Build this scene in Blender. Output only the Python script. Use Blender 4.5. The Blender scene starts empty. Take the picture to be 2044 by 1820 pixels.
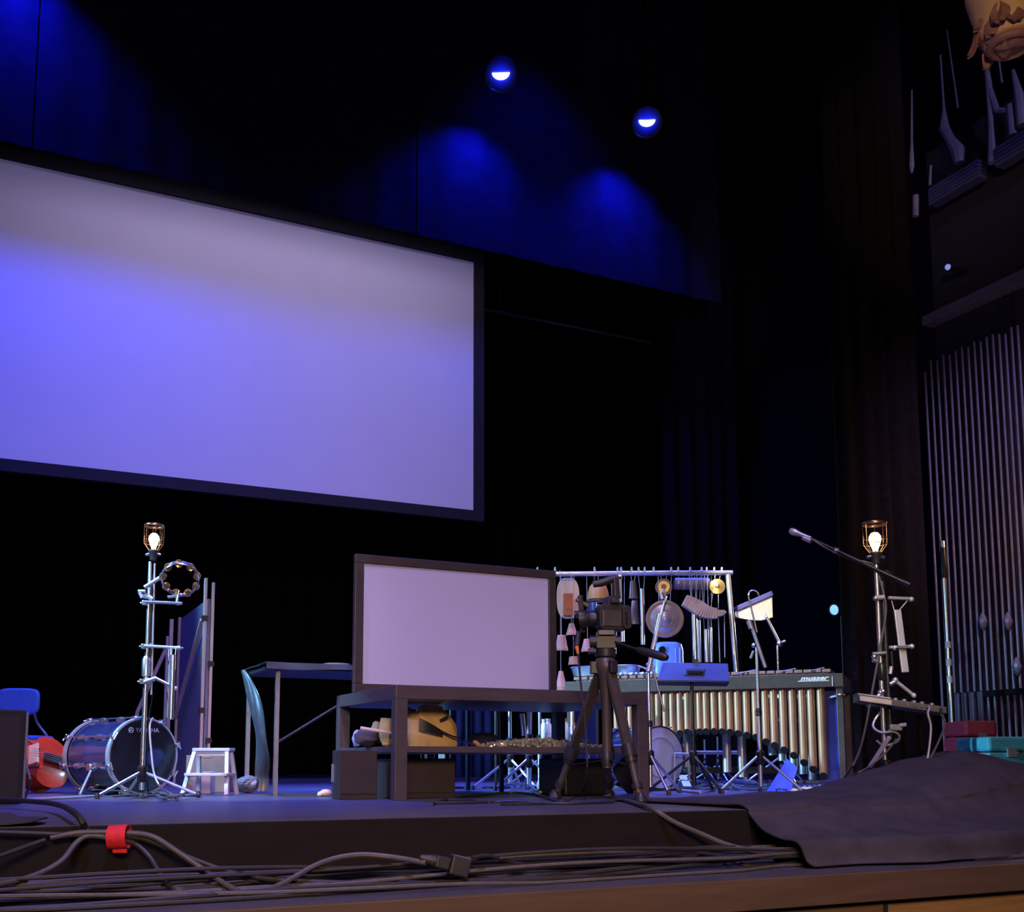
import bpy, math, random
from mathutils import Vector, Matrix, noise
random.seed(7)
S = bpy.context.scene
COL = S.collection
PI = math.pi
# ------------------------------------------------------------------ camera
# World: X along the stage front, Y upstage, Z up, stage deck at z = 0, metres.
FPX, CX, CY, HOR = 2100.0, 960.0, 1268.0, 1520.0
YAW, PITCH, CAMH = math.radians(25), math.atan((HOR - CY) / FPX), 0.19
FW = Vector((math.sin(YAW), math.cos(YAW), 0))
RT = Vector((math.cos(YAW), -math.sin(YAW), 0))
UP = Vector((0, 0, 1))
CF = FW * math.cos(PITCH) + UP * math.sin(PITCH)
CU = -FW * math.sin(PITCH) + UP * math.cos(PITCH)
EYE = Vector((0, 0, CAMH))
cam = bpy.data.cameras.new('camera_view')
camo = bpy.data.objects.new('camera_view', cam); COL.objects.link(camo)
mw = Matrix((RT, CU, -CF)).transposed().to_4x4(); mw.translation = EYE
camo.matrix_world = mw
cam.sensor_width = 36; cam.sensor_fit = 'HORIZONTAL'; cam.lens = FPX / 2044 * 36
cam.shift_x = (1022 - CX) / 2044; cam.shift_y = (CY - 910) / 2044
cam.clip_start = 0.05; cam.clip_end = 200
S.camera = camo
S.view_settings.view_transform = 'Standard'; S.view_settings.look = 'None'
S.view_settings.gamma = 1; S.view_settings.use_curve_mapping = False
S.view_settings.exposure = 0.0
at_corbel, at_chimes = (6.65, 5.29, 5.6), (5.84, 7.1, 1.5)
# ------------------------------------------------------------------ world and light
w = bpy.data.worlds.new('dark_house'); S.world = w; w.use_nodes = True
w.node_tree.nodes['Background'].inputs[0].default_value = (0.35, 0.35, 0.9, 1)
w.node_tree.nodes['Background'].inputs[1].default_value = 0.006

def aim(o, tgt):
    d = Vector(tgt) - o.location
    o.rotation_euler = d.to_track_quat('-Z', 'Y').to_euler()
def spot(name, loc, tgt, power, color, angle, blend=0.6, radius=0.08):
    l = bpy.data.lights.new(name, 'SPOT'); o = bpy.data.objects.new(name, l); COL.objects.link(o)
    o.location = loc; aim(o, tgt); l.energy = power; l.color = color
    l.spot_size = math.radians(angle); l.spot_blend = blend; l.shadow_soft_size = radius
    return o
def area(name, loc, tgt, power, color, sx, sy, spread=180):
    l = bpy.data.lights.new(name, 'AREA'); o = bpy.data.objects.new(name, l); COL.objects.link(o)
    o.location = loc; aim(o, tgt); l.energy = power; l.color = color
    l.shape = 'RECTANGLE'; l.size = sx; l.size_y = sy; l.spread = math.radians(spread)
    return o
def point(name, loc, power, color, radius):
    l = bpy.data.lights.new(name, 'POINT'); o = bpy.data.objects.new(name, l); COL.objects.link(o)
    o.location = loc; l.energy = power; l.color = color; l.shadow_soft_size = radius
    return o
BLUE, CYAN, LAV, WARM = (0.05, 0.09, 1.0), (0.25, 0.6, 1.0), (0.62, 0.5, 1.0), (1.0, 0.68, 0.46)
# blue top light over the stage, steep, from the flown bars
spot('blue_top_light', (1.2, 9.2, 7.5), (1.2, 6.7, 0), 4800, BLUE, 40, 0.8, 0.1)
spot('blue_top_light', (4.2, 9.4, 7.5), (3.7, 7.0, 0), 7500, BLUE, 40, 0.8, 0.1)
spot('blue_top_light', (6.6, 9.0, 7.0), (5.0, 7.0, 0), 4000, BLUE, 36, 0.8, 0.1)
spot('blue_front_light', (0.8, 1.2, 6.5), (1.6, 4.1, 0), 1750, (0.42, 0.34, 1.0), 60, 0.8, 0.15)
spot('blue_border_fill', (6.6, 11.2, 11.6), (6.8, 12.7, 5.9), 190, (0.004, 0.008, 1.0), 70, 1.0, 0.2)  # added wide wash that evens out the blue on the border cloth
spot('blue_leg_light', (4.2, 5.4, 4.2), (7.1, 7.2, 0.8), 260, (0.08, 0.25, 1.0), 17, 1.0, 0.05)
spot('blue_chair_fill', (0.2, 6.9, 6.0), (0.25, 9.4, 0.7), 1100, (0.06, 0.18, 1.0), 16, 0.9, 0.05)  # extra spot added only to brighten the chair
spot('stand_fill_light', (1.2, 0.4, 3.6), (4.13, 3.98, 0.85), 800, (1.0, 0.86, 0.66), 11, 0.9, 0.05)  # warm spot added to brighten the right lamp stand, not a flown lamp
# cyan side light from stage right
spot('cyan_side_light', (-1.6, 7.6, 1.95), (4.7, 6.2, 0.5), 3600, (0.35, 0.75, 1.0), 22, 0.8, 0.10)
spot('cyan_side_light', (-1.6, 7.4, 3.6), (3.8, 6.8, 0.7), 1200, CYAN, 42, 0.7, 0.07)
spot('cyan_side_light', (-1.4, 5.6, 2.6), (0.75, 6.0, 0.6), 1300, CYAN, 34, 0.7, 0.05)
# lavender front wash from the first bar, above the front of the stage
spot('lavender_front_light', (2.9, 5.0, 6.4), (4.7, 6.7, 0.9), 560, (0.9, 0.56, 0.95), 44, 0.8, 0.08)
spot('lavender_front_light', (0.4, 3.4, 6.0), (0.9, 6.6, 0.5), 1200, (0.78, 0.58, 0.95), 32, 0.8, 0.08)
# warm house light from behind the viewer
area('house_light', (-0.8, -3.2, 2.3), (2.0, 3.6, -0.1), 46, WARM, 2.4, 1.0, 60)
spot('corbel_fill_light', (2.5, 1.0, 4.4), at_corbel, 420, WARM, 22, 1.0, 0.2)  # warm spot added to brighten the corbel, no known house lamp
spot('blue_side_light', (-2.2, 4.4, 2.2), (1.9, 5.3, 0.4), 600, (0.2, 0.26, 1.0), 26, 0.8, 0.06)
spot('chime_fill_light', (2.2, 4.6, 5.6), at_chimes, 7000, (1.0, 0.93, 0.8), 6, 0.8, 0.03)  # narrow spot added to make the bar chimes bright
spot('wall_fill_light', (6.6, 2.4, 6.6), (9.1, 7.4, 2.2), 750, (0.50, 0.42, 1.0), 36, 1.0, 0.1)  # this spot and the next are added to brighten rails and arbors
spot('wall_fill_light', (6.8, 2.0, 7.4), (9.1, 7.2, 7.0), 240, (0.42, 0.38, 1.0), 34, 1.0, 0.1)
spot('cyan_key_light', (0.8, 5.0, 5.2), (4.7, 6.3, 0.5), 900, (0.32, 0.68, 1.0), 27, 0.7, 0.05)
# added lamps on the big screen; their light blockers stand among the things below: place, target, power, colour, height of the cut
SCREEN_LAMPS = [((-0.2, 7.4, 8.8), (-0.5, 10.3, 3.7), 2500, (0.015, 0.03, 1.0), 4.86), ((5.0, 7.4, 8.8), (4.9, 10.3, 3.4), 1050, (0.03, 0.05, 1.0), 4.86),
                ((2.6, 6.6, 9.2), (2.4, 10.3, 4.9), 850, (0.72, 0.58, 1.0), 5.72)]
for p, t, e, c, zc in SCREEN_LAMPS:
    spot('screen_light', p, t, e, c, 84 if c[0] < .5 else 72, 1.0, 0.011)

# ------------------------------------------------------------------ helpers
def ray(x, y):
    return CF + RT * ((x - CX) / FPX) + CU * ((CY - y) / FPX)
def at(x, y, D):                       # point seen at (x, y), D metres ahead of the viewer along the floor
    d = ray(x, y); return EYE + d * (D / d.dot(FW))
def fl(x, y, z=0.0):                   # point seen at (x, y) on the level z
    d = ray(x, y); return EYE + d * ((z - CAMH) / d.z)
def onY(x, y, Y):
    d = ray(x, y); return EYE + d * (Y / d.y)
def onX(x, y, X):
    d = ray(x, y); return EYE + d * (X / d.x)

MATS = {}
def mat(name, color, rough=0.5, metal=0.0, var=0.15, scale=12.0, bump=0.0, coat=0.0, emit=None, estr=0.0, trans=0.0, stretch=None, spec=0.5):
    if name in MATS: return MATS[name]
    m = bpy.data.materials.new(name); m.use_nodes = True
    nt = m.node_tree; b = nt.nodes['Principled BSDF']
    tc = nt.nodes.new('ShaderNodeTexCoord'); mp = nt.nodes.new('ShaderNodeMapping')
    nt.links.new(tc.outputs['Object'], mp.inputs[0])
    if stretch: mp.inputs['Scale'].default_value = stretch
    n = nt.nodes.new('ShaderNodeTexNoise'); n.inputs['Scale'].default_value = scale; n.inputs['Detail'].default_value = 4
    nt.links.new(mp.outputs[0], n.inputs['Vector'])
    r = nt.nodes.new('ShaderNodeValToRGB')
    r.color_ramp.elements[0].position = 0.3; r.color_ramp.elements[1].position = 0.7
    r.color_ramp.elements[0].color = tuple(max(0, c * (1 - var)) for c in color) + (1,)
    r.color_ramp.elements[1].color = tuple(min(1, c * (1 + var)) for c in color) + (1,)
    nt.links.new(n.outputs['Fac'], r.inputs[0]); nt.links.new(r.outputs[0], b.inputs['Base Color'])
    b.inputs['Roughness'].default_value = rough; b.inputs['Metallic'].default_value = metal
    b.inputs['Specular IOR Level'].default_value = spec
    if coat: b.inputs['Coat Weight'].default_value = coat; b.inputs['Coat Roughness'].default_value = 0.1
    if trans: b.inputs['Transmission Weight'].default_value = trans
    if bump:
        bn = nt.nodes.new('ShaderNodeBump'); bn.inputs['Strength'].default_value = bump; bn.inputs['Distance'].default_value = 0.004
        nt.links.new(n.outputs['Fac'], bn.inputs['Height']); nt.links.new(bn.outputs[0], b.inputs['Normal'])
    if emit:
        b.inputs['Emission Color'].default_value = emit + (1,); b.inputs['Emission Strength'].default_value = estr
    MATS[name] = m; return m

def vec(p): return Vector(p)
def basis(d, up=UP):
    d = Vector(d).normalized()
    if abs(d.dot(up)) > 0.98: up = Vector((1, 0, 0))
    a = up.cross(d).normalized(); return a, d.cross(a).normalized(), d
def smooth_path(pts, n=6):
    pts = [Vector(p) for p in pts]
    if len(pts) < 3: return pts
    out = []
    for i in range(len(pts) - 1):
        p0 = pts[max(i - 1, 0)]; p1 = pts[i]; p2 = pts[i + 1]; p3 = pts[min(i + 2, len(pts) - 1)]
        for k in range(n):
            t = k / n
            out.append(0.5 * ((2 * p1) + (p2 - p0) * t + (2 * p0 - 5 * p1 + 4 * p2 - p3) * t * t + (3 * p1 - p0 - 3 * p2 + p3) * t ** 3))
    out.append(pts[-1]); return out

class MB:
    def __init__(s): s.v = []; s.f = []
    def add(s, vs, fs):
        b = len(s.v); s.v += [Vector(p) for p in vs]; s.f += [tuple(i + b for i in f) for f in fs]; return s
    def hexa(s, c8):
        return s.add(c8, [(0, 3, 2, 1), (4, 5, 6, 7), (0, 1, 5, 4), (1, 2, 6, 5), (2, 3, 7, 6), (3, 0, 4, 7)])
    def box(s, lo, hi):
        x0, y0, z0 = lo; x1, y1, z1 = hi
        return s.hexa([(x0, y0, z0), (x1, y0, z0), (x1, y1, z0), (x0, y1, z0), (x0, y0, z1), (x1, y0, z1), (x1, y1, z1), (x0, y1, z1)])
    def obox(s, c, ax, ay, az):        # centre and three half-axis vectors
        c, ax, ay, az = map(Vector, (c, ax, ay, az))
        return s.hexa([c - ax - ay - az, c + ax - ay - az, c + ax + ay - az, c - ax + ay - az, c - ax - ay + az, c + ax - ay + az, c + ax + ay + az, c - ax + ay + az])
    def bar(s, p0, p1, wd, ht, up=UP):
        p0, p1 = Vector(p0), Vector(p1); a, b, d = basis(p1 - p0, up)
        return s.obox((p0 + p1) / 2, a * wd / 2, b * ht / 2, (p1 - p0) / 2)
    def cyl(s, p0, p1, r0, r1=None, n=12, cap=True):
        r1 = r0 if r1 is None else r1
        p0, p1 = Vector(p0), Vector(p1); a, b, d = basis(p1 - p0)
        vs = []
        for p, r in ((p0, r0), (p1, r1)):
            vs += [p + (a * math.cos(2 * PI * i / n) + b * math.sin(2 * PI * i / n)) * r for i in range(n)]
        fs = [(i, (i + 1) % n, n + (i + 1) % n, n + i) for i in range(n)]
        if cap: fs += [tuple(reversed(range(n))), tuple(range(n, 2 * n))]
        return s.add(vs, fs)
    def tube(s, pts, r, n=7, smooth=6):
        pts = smooth_path(pts, smooth) if smooth else [Vector(p) for p in pts]
        vs = []; a = None
        for i, p in enumerate(pts):
            d = (pts[min(i + 1, len(pts) - 1)] - pts[max(i - 1, 0)])
            if d.length < 1e-9: d = Vector((1, 0, 0))
            d.normalize()
            if a is None: a = basis(d)[0]
            a = (a - d * a.dot(d))
            a = a.normalized() if a.length > 1e-6 else basis(d)[0]
            b = d.cross(a); rr = r[min(i, len(r) - 1)] if isinstance(r, (list, tuple)) else r
            vs += [p + (a * math.cos(2 * PI * k / n) + b * math.sin(2 * PI * k / n)) * rr for k in range(n)]
        fs = []
        for i in range(len(pts) - 1):
            fs += [(i * n + k, i * n + (k + 1) % n, (i + 1) * n + (k + 1) % n, (i + 1) * n + k) for k in range(n)]
        m = (len(pts) - 1) * n
        fs += [tuple(reversed(range(n))), tuple(range(m, m + n))]
        return s.add(vs, fs)
    def lathe(s, prof, o, axis=UP, n=20):   # prof: (radius, height along axis)
        o = Vector(o); a, b, d = basis(axis); vs = []; m = len(prof)
        for r, h in prof:
            r = max(r, 1e-5)
            vs += [o + d * h + (a * math.cos(2 * PI * k / n) + b * math.sin(2 * PI * k / n)) * r for k in range(n)]
        fs = []
        for i in range(m - 1):
            fs += [(i * n + k, i * n + (k + 1) % n, (i + 1) * n + (k + 1) % n, (i + 1) * n + k) for k in range(n)]
        fs += [tuple(reversed(range(n))), tuple(range((m - 1) * n, m * n))]
        return s.add(vs, fs)
    def ball(s, c, r, n=12, m=8, axes=None):
        c = Vector(c); rr = (r, r, r) if not isinstance(r, (tuple, list)) else r
        ax = axes or (Vector((1, 0, 0)), Vector((0, 1, 0)), UP); vs = []
        for j in range(m + 1):
            t = PI * j / m; st = max(math.sin(t), 1e-4)
            for k in range(n):
                u = 2 * PI * k / n
                vs.append(c + ax[0] * rr[0] * st * math.cos(u) + ax[1] * rr[1] * st * math.sin(u) - ax[2] * rr[2] * math.cos(t))
        fs = [(j * n + k, j * n + (k + 1) % n, (j + 1) * n + (k + 1) % n, (j + 1) * n + k) for j in range(m) for k in range(n)]
        fs += [tuple(reversed(range(n))), tuple(range(m * n, m * n + n))]
        return s.add(vs, fs)
    def torus(s, c, axis, R, r, n=28, m=8, a0=0.0, a1=2 * PI, squash=1.0):
        c = Vector(c); a, b, d = basis(axis); full = abs(a1 - a0 - 2 * PI) < 1e-6
        N = n if full else n + 1; vs = []
        for i in range(N):
            t = a0 + (a1 - a0) * i / n; e = a * math.cos(t) + b * math.sin(t)
            vs += [c + e * (R + r * math.cos(2 * PI * k / m)) + d * r * squash * math.sin(2 * PI * k / m) for k in range(m)]
        fs = []
        for i in range(n):
            j = (i + 1) % N
            fs += [(i * m + k, j * m + k, j * m + (k + 1) % m, i * m + (k + 1) % m) for k in range(m)]
        return s.add(vs, fs)
    def prism(s, outl, o, ux, uy, dep):     # 2-D outline in the plane (ux, uy), pushed along dep
        o, ux, uy, dep = map(Vector, (o, ux, uy, dep)); n = len(outl)
        vs = [o + ux * x + uy * y for x, y in outl]; vs += [p + dep for p in vs]
        fs = [tuple(reversed(range(n))), tuple(range(n, 2 * n))] + [(i, (i + 1) % n, n + (i + 1) % n, n + i) for i in range(n)]
        return s.add(vs, fs)
    def sheet(s, fn, nu, nv, th=0.004):     # a cloth of real thickness, fn(u, v) -> point
        P = [[Vector(fn(i / nu, j / nv)) for j in range(nv + 1)] for i in range(nu + 1)]; A = []; B = []
        for i in range(nu + 1):
            for j in range(nv + 1):
                du = P[min(i + 1, nu)][j] - P[max(i - 1, 0)][j]; dv = P[i][min(j + 1, nv)] - P[i][max(j - 1, 0)]
                nn = du.cross(dv); nn = nn.normalized() if nn.length > 1e-9 else UP
                A.append(P[i][j] + nn * th / 2); B.append(P[i][j] - nn * th / 2)
        W = nv + 1; K = len(A); ix = lambda i, j: i * W + j; fs = []
        for i in range(nu):
            for j in range(nv):
                q = (ix(i, j), ix(i + 1, j), ix(i + 1, j + 1), ix(i, j + 1)); fs.append(q); fs.append(tuple(K + t for t in reversed(q)))
        for i in range(nu):
            for j in (0, nv):
                q = (ix(i, j), ix(i + 1, j), K + ix(i + 1, j), K + ix(i, j)); fs.append(q if j else tuple(reversed(q)))
        for j in range(nv):
            for i in (0, nu):
                q = (ix(i, j), ix(i, j + 1), K + ix(i, j + 1), K + ix(i, j)); fs.append(q if not i else tuple(reversed(q)))
        return s.add(A + B, fs)
    def build(s, name, m, parent=None, smooth=True, bevel=0.0):
        off = Vector((0, 0, 0))
        if parent is not None:
            off = ROOT.get(parent.name, off)
        me = bpy.data.meshes.new(name); me.from_pydata([p - off for p in s.v], [], s.f); me.update()
        if smooth:
            me.shade_smooth(); me.set_sharp_from_angle(angle=math.radians(38))
        me.materials.append(m)
        o = bpy.data.objects.new(name, me); COL.objects.link(o)
        if parent is not None:
            o.parent = parent; ROOT[o.name] = off
        if bevel:
            b = o.modifiers.new('bevel', 'BEVEL'); b.width = bevel; b.segments = 2; b.limit_method = 'ANGLE'
        return o
ROOT = {}
def thing(name, label, cat, loc=(0, 0, 0), group=None):
    o = bpy.data.objects.new(name, None); COL.objects.link(o); o.location = loc; o.empty_display_size = 0.05
    ROOT[o.name] = Vector(loc); return tag(o, label, cat, group)
def tag(o, label, cat, group=None):
    o['label'] = label; o['category'] = cat
    if group: o['group'] = group
    return o
def struct(o): o['kind'] = 'structure'; return o
def stuff(o): o['kind'] = 'stuff'; return o
def text_part(body, o0, ux, uy, height, m, parent, name='lettering', shear=0.0, width=None, bold=0.0):
    c = bpy.data.curves.new(name, 'FONT'); c.body = body; c.size = 1.0; c.extrude = 0.02; c.align_x = 'CENTER'; c.align_y = 'CENTER'
    c.shear = shear; c.offset = bold; c.materials.append(m)
    tmp = bpy.data.objects.new('tmp', c); COL.objects.link(tmp); bpy.context.view_layer.update()
    me = bpy.data.meshes.new_from_object(tmp); bpy.data.objects.remove(tmp)
    me.name = name; me.materials.clear(); me.materials.append(m)
    o = bpy.data.objects.new(name, me); COL.objects.link(o)
    ux, uy = Vector(ux).normalized(), Vector(uy).normalized(); uz = ux.cross(uy)
    sx = width if width else height
    M = Matrix((ux * sx, uy * height, uz * height)).transposed().to_4x4()
    M.translation = Vector(o0) - ROOT[parent.name]
    o.parent = parent; o.matrix_local = M; ROOT[o.name] = ROOT[parent.name]
    return o
# ------------------------------------------------------------------ materials
m_deck = mat('black_deck_paint', (0.080, 0.071, 0.082), 0.38, bump=0.15, scale=5, stretch=(0.5, 9, 1), var=0.35)
m_riser = mat('dark_stained_riser', (0.012, 0.0085, 0.008), 0.75, spec=0.15, scale=3, stretch=(1, 1, 12))
m_ledge = mat('worn_ledge_paint', (0.062, 0.056, 0.06), 0.5, bump=0.1, scale=6)
m_trim = mat('dark_wood_trim', (0.10, 0.060, 0.038), 0.45, scale=3, stretch=(1, 8, 10))
m_fascia = mat('oak_fascia', (0.34, 0.19, 0.085), 0.5, scale=3, stretch=(1, 6, 14))
m_velour = mat('black_velour', (0.008, 0.008, 0.011), 0.95, var=0.3, scale=30, spec=0.05)
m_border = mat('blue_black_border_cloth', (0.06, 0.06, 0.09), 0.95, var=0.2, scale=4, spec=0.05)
m_duve = mat('charcoal_duvetyne', (0.055, 0.047, 0.05), 0.95, var=0.18, scale=9, bump=0.3, spec=0.1)
m_rub = mat('black_rubber', (0.030, 0.027, 0.026), 0.5, scale=40)
m_rubgrey = mat('grey_rubber_cable', (0.09, 0.08, 0.075), 0.5, scale=40)
m_blk = mat('black_metal', (0.02, 0.02, 0.022), 0.35, 0.4, scale=20)
m_blkp = mat('black_plastic', (0.022, 0.021, 0.022), 0.45, scale=20)
m_espresso = mat('espresso_veneer', (0.070, 0.050, 0.046), 0.42, scale=4, stretch=(1, 10, 10))
m_chrome = mat('chrome', (0.8, 0.81, 0.85), 0.30, 1.0, var=0.05, scale=8)
m_steel = mat('brushed_steel', (0.45, 0.45, 0.48), 0.40, 0.9, var=0.1, scale=20)
m_silver = mat('silver_paint', (0.5, 0.5, 0.55), 0.35, 0.5, var=0.08)
m_brass = mat('brass', (0.75, 0.52, 0.2), 0.28, 0.9, var=0.1, scale=8)
m_gold = mat('resonator_gold', (0.40, 0.20, 0.11), 0.42, 0.35, var=0.08, scale=6, coat=0.9)
m_wood = mat('pale_batten_wood', (0.55, 0.45, 0.38), 0.6, scale=5, stretch=(9, 9, 1))
m_rose = mat('rosewood_bar', (0.27, 0.13, 0.09), 0.4, scale=6, stretch=(1, 9, 9))
m_white = mat('white_paint', (0.75, 0.73, 0.74), 0.45, var=0.04)
m_bluefab = mat('blue_fabric', (0.10, 0.18, 0.55), 0.8, var=0.1, scale=40)
m_red = mat('red_hook_tape', (0.75, 0.02, 0.03), 0.7, var=0.15, scale=60)
m_cello = mat('cello_varnish', (0.62, 0.06, 0.02), 0.3, coat=0.5, scale=3, stretch=(1, 7, 7))
m_clay = mat('terracotta', (0.62, 0.36, 0.26), 0.8, var=0.12, scale=14)
m_string = mat('white_cord', (0.55, 0.55, 0.6), 0.8)
m_ebony = mat('ebony', (0.02, 0.018, 0.018), 0.3)

# ------------------------------------------------------------------ the setting
FRONT, LEDGE0, LZ = 3.42, 2.91, -0.20
b = MB().box((-5, FRONT, -0.45), (11.4, 16.0, -0.013)); floor = struct(b.build('floor', m_deck, smooth=False))
ROOT['floor'] = Vector((0, 0, 0))
def deck(x0, x1, y0, y1, name):
    return MB().box((x0 + .002, y0 + .002, -0.0125), (x1 - .002, y1 - .002, 0)).build(name, m_deck, floor, smooth=False)
for k in range(2):
    for i in range(6):
        deck(-5 + i * 2.434, -5 + (i + 1) * 2.434, FRONT + k * .26, FRONT + (k + 1) * .26, 'plank')
proto = None
for j in range(10):
    for i in range(6):
        y0 = FRONT + .52 + j * 1.206
        if proto is None: proto = deck(-5, -5 + 2.434, y0, y0 + 1.206, 'deck_panel'); Y00 = y0
        else:
            c = proto.copy(); COL.objects.link(c); c.parent = floor; c.location = (i * 2.434, y0 - Y00, 0)
struct(MB().box((-5, FRONT - .018, LZ), (9.0, FRONT - .001, -0.002)).build('baseboard_front', m_riser, smooth=False, bevel=.003))
led = struct(MB().box((-5, LEDGE0, LZ - .104), (9.0, FRONT - .001, LZ)).build('trim_1', m_ledge, smooth=False)); ROOT['trim_1'] = Vector((0, 0, 0))
MB().box((-5, LEDGE0 - .022, LZ - .106), (9.0, LEDGE0 - .001, LZ - .003)).build('edge_board', m_trim, led, smooth=False, bevel=.003)
wf = struct(MB().box((-5, LEDGE0 + .05, LZ - 1.1), (9.0, LEDGE0 + .08, LZ - .105)).build('wall_front', m_fascia, smooth=False)); ROOT['wall_front'] = Vector((0, 0, 0))
# dark hatch let into the oak fascia
h0 = onY(1531, 1800, LEDGE0 + .05); h1 = onY(1758, 1800, LEDGE0 + .05)
hz = onY(1640, 1800, LEDGE0 + .05).z
MB().box((h0.x, LEDGE0 + .04, LZ - .9), (h1.x, LEDGE0 + .049, hz)).build('hatch', mat('hatch_wood', (.16, .09, .05), .5, scale=3, stretch=(1, 6, 14)), wf, smooth=False)
hf = MB()
for a, c in (((h0.x - .02, hz), (h1.x + .02, hz + .02)), ((h0.x - .02, LZ - .9), (h0.x, hz)), ((h1.x, LZ - .9), (h1.x + .02, hz))):
    hf.box((a[0], LEDGE0 + .036, a[1]), (c[0], LEDGE0 + .049, c[1]))
hf.build('hatch_frame', m_blkp, wf, smooth=False)
struct(MB().box((-5, 2.0, 13.0), (11.4, 16.0, 13.2)).build('ceiling', m_velour, smooth=False))
struct(MB().box((-5, 15.7, 0), (11.4, 15.9, 13)).build('wall_back', m_velour, smooth=False))
struct(MB().box((11.2, 3.0, 0), (11.4, 15.7, 13)).build('wall_right', mat('dark_wall_paint', (.006, .006, .008), .9), smooth=False))

def curtain(name, label, x0, x1, y, z0, z1, amp, pitch, m=m_velour, flare=0.0):
    n = max(8, int((x1 - x0) / pitch * 8))
    fn = lambda u, v: (x0 + (x1 - x0) * u, y + amp * math.sin((x1 - x0) * u / pitch * 2 * PI + .4 * math.sin(9 * u)) * (1 + .25 * math.sin(v * 5 + u * 20)), z0 + (z1 - z0) * v)
    return tag(MB().sheet(fn, n, 6, 0.006).build(name, m), label, 'curtain')
curtain('stage_curtain', 'black pleated full-height backdrop curtain closing the rear of the stage', -5, 11.1, 15.2, .01, 12.5, .07, .34)
X0 = onY(1690, 1480, 7.22).x; X1 = onY(1846, 1000, 7.22).x
curtain('stage_curtain', 'dark side leg curtain behind the right caged lamp stand', X0, X1, 7.22, .005, 11.5, .035, .22, mat('plum_black_velour', (.013, .010, .013), .9, var=.3, scale=25, spec=.1))
curtain('stage_curtain', 'faint blue-black leg curtain hanging far behind the hanging percussion rack', onY(1322, 1000, 13.3).x, onY(1480, 1000, 13.3).x, 13.3, .005, 11.5, .05, .3, mat('blue_black_velour', (.02, .02, .03), .9, var=.2, scale=25, spec=.1))
# the border cloth that catches the blue pools of light
YB = 12.7
zb = onY(958, 497, YB).z
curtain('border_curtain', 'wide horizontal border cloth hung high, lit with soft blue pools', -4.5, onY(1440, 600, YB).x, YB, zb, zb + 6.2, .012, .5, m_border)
# a dim pipe with a hanger below the border
p0, p1 = onY(950, 611, YB + .8), onY(1300, 684, YB + .8)
t = thing('batten_pipe', 'thin dim flown pipe running right from the large screen corner', 'pipe', tuple(p0))
MB().cyl(p0 - Vector((5, 0, 0)), p1, .028, n=8).build('pipe', m_steel, t)
q = onY(999, 617, YB + .8); MB().cyl(q, Vector((q.x, q.y, 12.98)), .012, n=6).build('hanger', m_steel, t)

# ------------------------------------------------------------------ big screen
YS = 10.36
c_rb, c_rt = onY(948, 1020, YS), onY(942, 523, YS)
zs0, zs1, xs1 = c_rb.z, c_rt.z, (c_rb.x + c_rt.x) / 2; xs0 = xs1 - (zs1 - zs0) * 16 / 9
t = thing('projection_screen', 'huge flown projection screen washed lavender and blue in a black frame', 'screen', (xs1, YS, zs0))
m_scr = mat('screen_added_glow', (.6, .6, .62), .8, var=.02, scale=2, emit=(.52, .44, 1.0), estr=.09)  # even lavender glow stands in for projector light on the screen
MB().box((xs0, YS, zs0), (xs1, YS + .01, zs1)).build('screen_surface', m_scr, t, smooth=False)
m_mask = mat('black_screen_masking', (.012, .012, .014), .8)
bw = .12
for a, c in (((xs0 - bw, zs0 - bw), (xs1 + bw, zs0)), ((xs0 - bw, zs1), (xs1 + bw, zs1 + bw + .04)), ((xs0 - bw, zs0), (xs0, zs1)), ((xs1, zs0), (xs1 + bw, zs1))):
    MB().box((a[0], YS - .035, a[1]), (c[0], YS + .03, c[1])).build('frame_rail', m_mask, t, smooth=False, bevel=.004)
for x in (xs0 + .5, xs1 - .7):
    MB().cyl((x, YS, zs1 + bw), (x, YS, 12.5), .008, n=6).build('wire', m_blk, t)
# added lamps above it, out of the frame, each with a blade cutting its light
for i, (p, tg, e, c, zc) in enumerate(SCREEN_LAMPS):
    p = Vector(p)
    t = thing('added_screen_lamp', ('left', 'right', 'middle')[i] + ' added unseen lamp with a light blocker, above and before the big screen', 'stage lamp', tuple(p))
    bl = Vector((p.x, YS, zc)); d = (bl - p).normalized(); e0 = p + d * .26
    nrm = Vector((1, 0, 0)).cross(d).normalized()
    if nrm.z < 0: nrm = -nrm
    MB().obox(e0 + nrm * .15, Vector((.5, 0, 0)), nrm * .15, d * .002).build('light_blocker', m_blk, t, smooth=False)
    MB().lathe([(.09, -.06), (.1, -.3), (.07, -.42), (.02, -.43)], p, d, 16).build('housing', m_blk, t)
    MB().bar(p - d * .2 + UP * .1, p - d * .2 + UP * 3.5, .03, .03, Vector((0, 1, 0))).build('hanging_bar', m_blk, t, smooth=False)

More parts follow.
